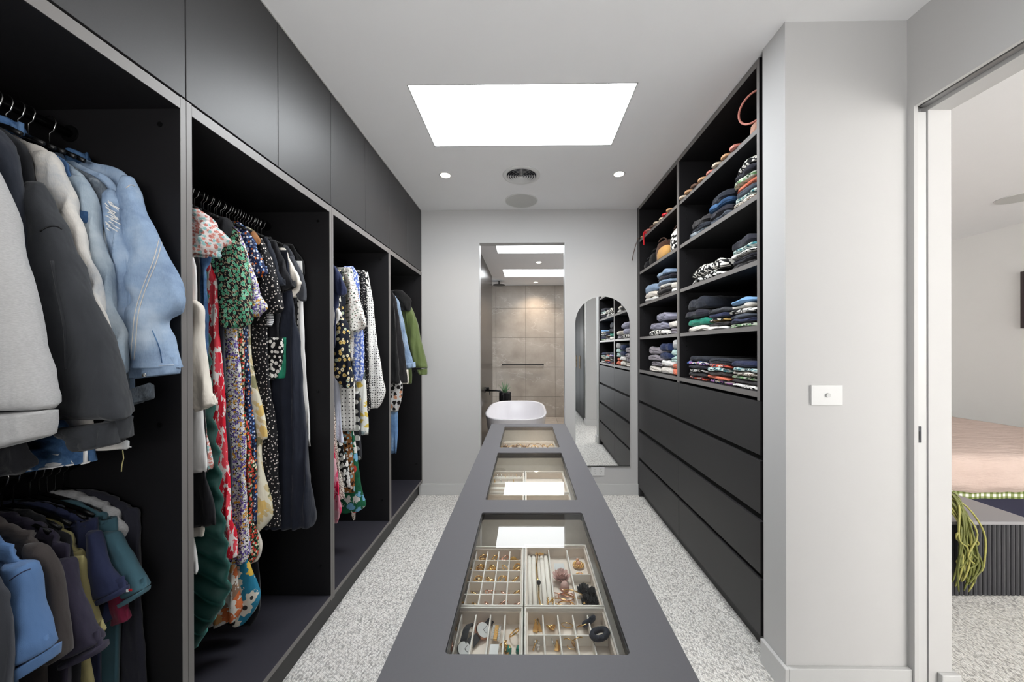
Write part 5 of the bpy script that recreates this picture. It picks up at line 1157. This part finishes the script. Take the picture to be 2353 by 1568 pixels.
# --- tray 4: earrings grid
t4, b4 = tray(XRt0, XRt1, .592, .851, 'pale suede earring tray with rows of larger compartments', 5, 4)
def cc(i, j): return cellc(b4, 5, 4, i, j)
def cone(x, y, h=.03, r=.009): return MB().lathe([(r, .001), (r*.8, h*.3), (r*.35, h*.75), (.0015, h)], (x, y, TF), 5).sphere((x, y, TF+h), .003, 8, 6)
PX4 = {(0,0):(1231,1440),(1,0):(1267,1443),(2,0):(1303,1440),(3,0):(1352,1436),(4,0):(1370,1440),(0,1):(1235,1482),(1,1):(1278,1482),(2,1):(1308,1478),(4,1):(1380,1478)}
def cc(i, j): q = atZ(*PX4[(i,j)], TF+.010); return q.x, q.y
x, y = cc(0, 0); jw('drop_earring', 'gold pyramid drop earring in the back left cell', cone(x, y, .024, .009), M_gold, 'earring', False)
jw('drop_earring', 'pale brass fan earring leaning beside the gold pyramid', MB().loft([[(x+.008, y-.006, TF+.001), (x+.015, y-.004, TF+.001), (x+.015, y-.002, TF+.001)], [(x+.004, y+.008, TF+.022), (x+.006, y+.009, TF+.022), (x+.006, y+.011, TF+.022)]]), M_gold, 'earring', False)
x, y = cc(1, 0); 
mb = MB()
for k in range(3): s_ = ringmb(x-.003+.003*k, y+.002*k, .009-.0015*k, .0018, .9+.15*k, 1.0+.5*k); mb.add(s_.v, s_.f)
jw('knot_earring', 'coiled gold knot earring, second cell of the back row', mb, M_gold, 'earring')
x, y = cc(2, 0); jw('hoop_earring', 'thin gold hoop, third cell of the back row', ringmb(x, y, .013, .0010, 1.0, 1.4), M_gold, 'earring')
jw('hoop_earring', 'thin gold hoop crossing into the fourth cell of the back row', ringmb(x+.038, y+.002, .016, .0010, .7, 2.0), M_gold, 'earring')
M_navyr = plain('navy_raffia', C(48,52,66), .8)
def raffia(label, q, R, tilt, az):
    e = empty('raffia_earring', q, label, 'earring'); q = Vector(q); ax = Vector((sin(tilt)*cos(az), sin(tilt)*sin(az), cos(tilt))).normalized()
    MB().torus(q, R, .0055, ax, 40, 10, sq=.72).build('ring_core', M_navyr, e, smooth=True); u = ax.orthogonal().normalized(); v = ax.cross(u); mb = MB()
    for k in range(44):
        a0 = 2*pi*k/44; ce = q+u*(R*cos(a0))+v*(R*.72*sin(a0)); rd = (ce-q).normalized()
        mb.tube([ce-rd*.0064, ce-rd*.004+ax*.0052, ce+rd*.004+ax*.0052, ce+rd*.0064], .0009, 5)
    o = mb.build('raffia_wrap', M_navyr, e, smooth=True); o['kind'] = 'stuff'; return e
x, y = cc(3, 0); raffia('navy raffia oval earring standing in the back row', (x+.002, y+.002, TF+.016), .014, .8, 2.3)
x, y = cc(4, 1); raffia('large navy raffia oval earring lying over the front right cells', (x-.003, y-.006, TF+.034), .020, .25, 1.9)
x, y = cc(0, 1)
mb = MB()
for k in range(9): mb.sphere((x+rnd.uniform(-.009,.009), y+rnd.uniform(-.006,.006), TF+.004+rnd.uniform(0,.010)), .0024, 7, 5)
o = jw('crystal_earring', 'cluster of tiny pearl and crystal earrings, second row at left', mb, M_pearl, 'earring'); o['kind'] = 'stuff'
jw('drop_earring', 'slim gold drop earring beside the pearl cluster', MB().tube([(x-.010, y-.006, TF+.002), (x-.006, y, TF+.010), (x, y+.006, TF+.016)], .0016, 7), M_gold, 'earring')
x, y = cc(1, 1); jw('drop_earring', 'faceted smoky gold earring, second cell of the second row', cone(x+.002, y, .018, .008), M_gold, 'earring', False)
jw('bar_earring', 'silver bar earring leaning by the smoky gold one', MB().tube([(x-.010, y+.008, TF+.018), (x-.002, y-.004, TF+.003)], .0014, 6), M_silver, 'earring')
x, y = cc(2, 1); jw('hoop_earring', 'tall thin gold hoop, third cell of the second row', ringmb(x, y, .012, .0010, 1.1, 1.2), M_gold, 'earring')
jw('hoop_earring', 'flat thin gold hoop lying in the third cell of the second row', ringmb(x+.004, y-.004, .009, .0009, .3, 1.2), M_gold, 'earring')
jw('hoop_earring', 'thin gold hoop leaning over the divider of the second row', ringmb(x+.018, y+.002, .013, .0010, 1.1, 1.9), M_gold, 'earring')
x, y = cc(4, 1)
for k in range(2): jw('pearl_drop', ['left', 'right'][k]+' iridescent baroque pearl earring behind the raffia oval', MB().sphere((x-.004+.012*k, y+.010-.003*k, TF+.012-.003*k), .0048, 12, 9, (1,1,1.4)), M_pearl, 'earring')

# ---------------------------------------------------------------- second and third drawers
t5, b5 = tray(XLt0, XLt1, 1.530, 1.790, 'pale suede tray with padded ring rolls in the middle drawer')
a, b, c, d = b5
for k in range(3):
    y = d-.05-.065*k
    B('ring_roll', M_velvet, t5, a, b, y-.012, y-.002, TF, TZ-.010, bev=.004); B('ring_roll', M_velvet, t5, a, b, y+.002, y+.012, TF, TZ-.010, bev=.004)
for k in range(14):
    x = a+.012+.0125*k; j = 0 if k < 9 else 1; x = a+.012+.019*(k % 9) if j == 0 else a+.012+.03*(k-9); y = d-.05-.065*j
    jw('ring', ['ring slotted in the back padded roll of the middle drawer', 'ring slotted in the second padded roll of the middle drawer'][j], MB().torus((x, y, TZ-.004), .0075, .0014, (1,0,.1), 14, 6), [M_silver, M_gold, M_silver][k % 3], 'ring', group='rings in the back roll' if j == 0 else 'rings in the second roll')
t6, b6 = tray(XRt0, XRt1, 1.530, 1.790, 'empty pale suede tray at the back right of the middle drawer')
t7, b7 = tray(XLt0, XLt1, 1.262, 1.524, 'empty pale suede tray at the front left of the middle drawer')
t8, b8 = tray(XRt0, XRt1, 1.262, 1.524, 'pale suede tray holding pale green pieces in the middle drawer')
M_pg = plain('pale_green_resin', C(176,206,160), .4)
for k, (px, r) in enumerate([(1245, .022), (1232, .016), (1285, .014)]):
    q = atZ(px, 1150, TF+.02); jw('resin_earring', ['largest', 'middle', 'smallest'][k]+' pale green resin disc in the middle drawer', MB().torus((q.x, 1.31, TF+.012+r*.55), r*.7, .006, (0,.9,.5), 22, 8), M_pg, 'earring')
t9, b9 = tray(XLt0, XRt1, 2.13, 2.36, 'wide pale tray heaped with gold and bronze jewellery in the farthest drawer')
M_brz = plain('bronze', (.36,.24,.15,1), .3, metal=1)
adj = ['left end', 'left', 'left of centre', 'centre left', 'centre', 'centre right', 'right of centre', 'right', 'right end']
for k in range(18):
    x = -.165+.330*(k/17)+rnd.uniform(-.01,.01); y = 2.245+rnd.uniform(-.02,.02); m = [M_gold, M_brz, M_gold][k % 3]
    jw('bangle', ('gold ' if m is M_gold else 'bronze ')+'bangle in the heap of jewellery in the farthest drawer', ringmb(x, y, rnd.uniform(.014,.028), rnd.uniform(.0014,.003), rnd.uniform(.7,1.4), rnd.uniform(.4,2.6), TF), m, 'bangle', group='gold bangles in the farthest drawer' if m is M_gold else 'bronze bangles in the farthest drawer')
for k in range(3): flower('flower_brooch', ['left-hand', 'middle', 'right-hand'][k]+' bronze flower brooch in the farthest drawer', (-.13+.06*k, 2.25, TF+.012), .022, M_brz, 2, .8)
# ---------------------------------------------------------------- bathroom
M_bath = plain('bath_composite', C(232,230,234), .25, spec=.5)
bt = empty('freestanding_bath', (-.125, 4.735, 0), 'white freestanding oval bath seen through the doorway', 'bath')
def oval(cx_, cy_, a, b, z, n=48, p=.62): return [(cx_+a*math.copysign(abs(cos(t))**p, cos(t)), cy_+b*math.copysign(abs(sin(t))**p, sin(t)), z) for t in [2*pi*k/n for k in range(n)]]
bx_, by_ = -.125, 4.735
mb = MB().loft([oval(bx_,by_,.28,.60,.002), oval(bx_,by_,.31,.64,.05), oval(bx_,by_,.36,.70,.35), oval(bx_,by_,.392,.73,.575), oval(bx_,by_,.395,.735,.585), oval(bx_,by_,.375,.715,.588), oval(bx_,by_,.365,.705,.575), oval(bx_,by_,.33,.66,.35), oval(bx_,by_,.28,.60,.18), oval(bx_,by_,.20,.50,.15)])
mb.build('shell', M_bath, bt, smooth=True)
MB().lathe([(.026,.0),(.026,.004),(.018,.005)], (bx_, by_, .151), 20).build('waste', M_steel, bt)
ws = empty('wall_spout', (-.59, 5.08, .79), 'matt black wall-mounted bath spout with mixer', 'tap')
MB().tube([(-.591, 5.08, .79), (-.43, 5.08, .79), (-.37, 5.08, .785), (-.345, 5.08, .765), (-.34, 5.08, .725)], .013, 12).build('spout', M_blk, ws, smooth=True)
MB().tube([(-.591, 5.08, .79), (-.583, 5.08, .79)], .032, 20).build('flange', M_blk, ws)
MB().tube([(-.591, 5.26, .80), (-.55, 5.26, .80)], .022, 20).build('mixer', M_blk, ws); MB().tube([(-.555, 5.26, .80), (-.54, 5.26, .70)], .006, 8).build('lever', M_blk, ws)
tr_ = empty('towel_rail', (-.06, 7.06, 1.075), 'slim black towel rail on the stone-tiled end wall', 'towel rail')
MB().box(-.478, .367, 7.045, 7.063, 1.066, 1.084).build('bar', M_blk, tr_, bev=.002)
for x in (-.46, .35): MB().box(x-.01, x+.01, 7.063, 7.0995, 1.066, 1.084).build('bracket', M_blk, tr_)
sh = empty('rain_shower', (-.49, 6.62, 2.62), 'thin black round rain shower head under the bathroom ceiling', 'shower head')
MB().lathe([(.012,.0),(.115,.002),(.118,.008),(.012,.014)], (-.50, 6.62, 2.60), 36).build('head', M_blk, sh, smooth=False); MB().tube([(-.50, 6.62, 2.61), (-.50, 6.62, BC-.0005)], .010, 10).build('stem', M_blk, sh)
pc = atY(1160.5, 912, 5.78)
st = empty('stool', (pc.x, 5.78, 0), 'small black round stool behind the bath', 'stool')
MB().lathe([(.13,0),(.13,.02)], (pc.x, 5.78, .51), 28).build('seat', M_blk, st)
for k in range(3): a0 = 2*pi*k/3; MB().tube([(pc.x+.10*cos(a0), 5.78+.10*sin(a0), .51), (pc.x+.13*cos(a0), 5.78+.13*sin(a0), .003)], .011, 8).build('leg', M_blk, st)
pt = empty('potted_aloe', (pc.x, 5.78, .53), 'spiky green aloe in a ribbed black pot behind the bath', 'plant')
ring = lambda r, z: [(pc.x+(r+.004*cos(20*t))*cos(t), 5.78+(r+.004*cos(20*t))*sin(t), z) for t in [2*pi*k/160 for k in range(160)]]
MB().loft([ring(.085,.531), ring(.095,.55), ring(.095,.675), ring(.090,.68), ring(.085,.66), ring(.02,.655)]).build('pot', plain('pot_black', C(20,20,24), .35), pt, smooth=False)
M_aloe = plain('aloe_green', C(96,132,96), .5, var=.2, vs=30)
for k in range(15):
    a0 = 2.4*k; ln = .10+.012*(k % 7); sp = .02+.055*rnd.random()
    MB().tube([(pc.x+.02*cos(a0), 5.78+.02*sin(a0), .655), (pc.x+sp*.6*cos(a0), 5.78+sp*.6*sin(a0), .655+ln*.5), (pc.x+sp*1.5*cos(a0), 5.78+sp*1.5*sin(a0), .655+ln*1.0+.07*(k%3==0))], [.011,.008,.001], 7, flat=.5).build('leaf', M_aloe, pt, smooth=True)

# ---------------------------------------------------------------- bedroom seen through the sliding door
M_unit = plain('charcoal_painted_timber', C(62,62,66), .45)
bu = empty('fluted_bench', (2.4, 2.13, 0), 'low charcoal bench with fluted front at the foot of the bed', 'bench')
ux0, ux1, uy0, uy1, uz = 1.95, 2.87, 1.99, 2.40, .425
B('carcass', M_unit, bu, ux0, ux1-.003, uy0+.012, uy1, .004, uz-.02, bev=0)
B('top', plain('bench_top', C(150,148,150), .4), bu, ux0-.004, ux1, uy0-.006, uy1, uz-.018, uz, bev=.002)
n_ = int((ux1-ux0)/.0262); fl = MB().tube([(0,0,0), (0,0,uz-.024)], .0118, 8); fm = None
for k in range(n_):
    x = ux0+.013+.0262*k
    if fm is None: o = MB().tube([(x, uy0+.012, .004), (x, uy0+.012, uz-.02)], .0122, 10, cap=True).build('flute', M_unit, bu, loc=(x, uy0+.012, .004)); fm = o
    else: o = D.objects.new('flute', fm.data); COL.objects.link(o); o.parent = bu; o.location = Vector((x, uy0+.012, .004))-bu.location
bed = empty('bed', (3.5, 3.25, 0), 'wide bed with blush linen cover and gingham valance', 'bed')
B('base', plain('navy_bed_base', C(34,34,56), .8), bed, 2.0, 4.66, 2.56, 4.05, .002, .33, bev=.01)
M_lin = N('blush_linen'); v_ = M_lin.mapping(); nn = M_lin.noise(M_lin.mapping(scale=(1,1.6,1)), 5, 6, .6); M_lin.base(M_lin.mix(nn, C(204,180,168), C(224,204,194))); M_lin.p(Roughness=.95); M_lin.bump(M_lin.noise(M_lin.mapping(scale=(.5,2.4,2)), 7, 6, .6), .9, .02); M_lin = M_lin.m
rings = []; nx = 60
for i in range(nx+1):
    x = 1.98 + (4.68-1.98)*i/nx; ring = []
    for (y, z) in [(2.535,.37),(2.525,.42),(2.52,.50),(2.525,.57),(2.55,.615),(2.60,.63),(2.8,.64),(3.1,.645),(3.5,.645),(3.9,.64),(4.05,.62),(4.10,.55),(4.10,.38),(4.05,.36),(2.58,.36)]:
        k = noise.noise(Vector((x*5, y*6, z*7))); k2 = noise.noise(Vector((x*14+z*12, y*10, z*16)))
        ring.append((x, y+.014*k+.006*k2, z+.010*k+.006*k2+(.012*sin(x*7) if z < .4 and y < 2.56 else 0)))
    rings.append(ring)
MB().loft(rings).build('linen_cover', M_lin, bed, smooth=True)
gm = N('green_gingham'); s_ = gm.node('ShaderNodeSeparateXYZ'); gm.l.new(gm.mapping(), s_.inputs[0])
fx = gm.math('LESS_THAN', gm.math('FRACT', gm.math('MULTIPLY', s_.outputs[0], 26)), .5); fz = gm.math('LESS_THAN', gm.math('FRACT', gm.math('MULTIPLY', s_.outputs[2], 26)), .5)
gm.base(gm.ramp(gm.math('MULTIPLY', gm.math('ADD', fx, fz), .5), [(0, C(232,234,226)), (.3, C(150,160,110)), (.8, C(98,112,50))], const=True)); gm.p(Roughness=.9)
rings = [[(1.99+(4.66-1.99)*i/90, 2.548-.005*sin(i*1.1)+dy, z) for dy, z in ((0,.40),(0,.312),(.006,.312),(.006,.40))] for i in range(91)]
MB().loft(rings).build('gingham_valance', gm.m, bed, smooth=False)
# dark-framed picture on the bedroom wall
pa, pb = atX(2350, 625, 5.34), atX(2350, 755, 5.34)
pf = empty('framed_picture', (5.335, pa.y-.5, (pa.z+pb.z)/2), 'dark-framed picture on the bedroom wall at the right edge', 'picture')
f = MB(); y1 = pa.y; y0 = y1-.9; z0, z1 = pb.z, pa.z; t = .025
f.box(5.315,5.349,y0,y1,z0,z0+t).box(5.315,5.349,y0,y1,z1-t,z1).box(5.315,5.349,y0,y0+t,z0+t,z1-t).box(5.315,5.349,y1-t,y1,z0+t,z1-t); f.build('frame', plain('dark_wood_frame', C(50,36,36), .4), pf)
MB().box(5.335,5.349,y0+t,y1-t,z0+t,z1-t).build('print', M_wall, pf)
# trailing mistletoe cactus on the bench
hp = empty('trailing_cactus', (2.33, 2.12, uz), 'trailing yellow-green mistletoe cactus in a pot on the fluted bench', 'plant')
MB().lathe([(.06,.001),(.075,.05),(.08,.13),(.072,.13),(.066,.09),(.01,.085)], (2.30, 2.13, uz), 28).build('pot', M_white, hp, smooth=True)
M_cac = plain('mistletoe_green', C(112,116,56), .5, var=.35, vs=40); M_cac2 = plain('mistletoe_yellow', C(170,166,92), .5, var=.3, vs=40)
R = random.Random(21)
def cpt(px, py, y): return atY(px, py, y)
for k in range(34):
    yb = 1.965-.03*R.random(); ex = R.gauss(2220, 11); ln = R.uniform(1270, 1345) if k > 6 else R.uniform(1330, 1368)
    pts = [Vector((2.31+R.uniform(-.03,.03), 2.11, uz+.10)), Vector((2.34+R.uniform(-.04,.05), 2.03, uz+.13+R.uniform(-.03,.05)))]
    pts.append(cpt(2190+(ex-2190)*R.uniform(.2,.7), 1175+R.uniform(-30,25), 1.975)); 
    pts.append(cpt(ex+R.uniform(-14,14), 1240+R.uniform(-20,20), yb)); pts.append(cpt(ex+R.uniform(-16,22), (1240+ln)/2+R.uniform(-10,15), yb-.01)); pts.append(cpt(ex+R.uniform(-22,18), ln, yb))
    fine = []
    for i in range(len(pts)-1):
        q = [pts[max(i-1,0)], pts[i], pts[i+1], pts[min(i+2,len(pts)-1)]]
        for s in range(5): fine.append(Vector([cr(q[0][c_], q[1][c_], q[2][c_], q[3][c_], s/5) for c_ in range(3)]))
    fine.append(pts[-1])
    MB().tube(fine, [.0046]*(len(fine)-2)+[.004,.002], 6).build('stem', M_cac if k % 3 else M_cac2, hp, smooth=True)
for k in range(8):
    c0_ = cpt(R.gauss(2224, 12), R.uniform(1215, 1300), 1.95); MB().torus(c0_, R.uniform(.014,.024), .0048, (R.uniform(-.5,.5), 1, R.uniform(-.5,.5)), 18, 6, arc=5, sq=1.4).build('stem', M_cac2, hp, smooth=True)
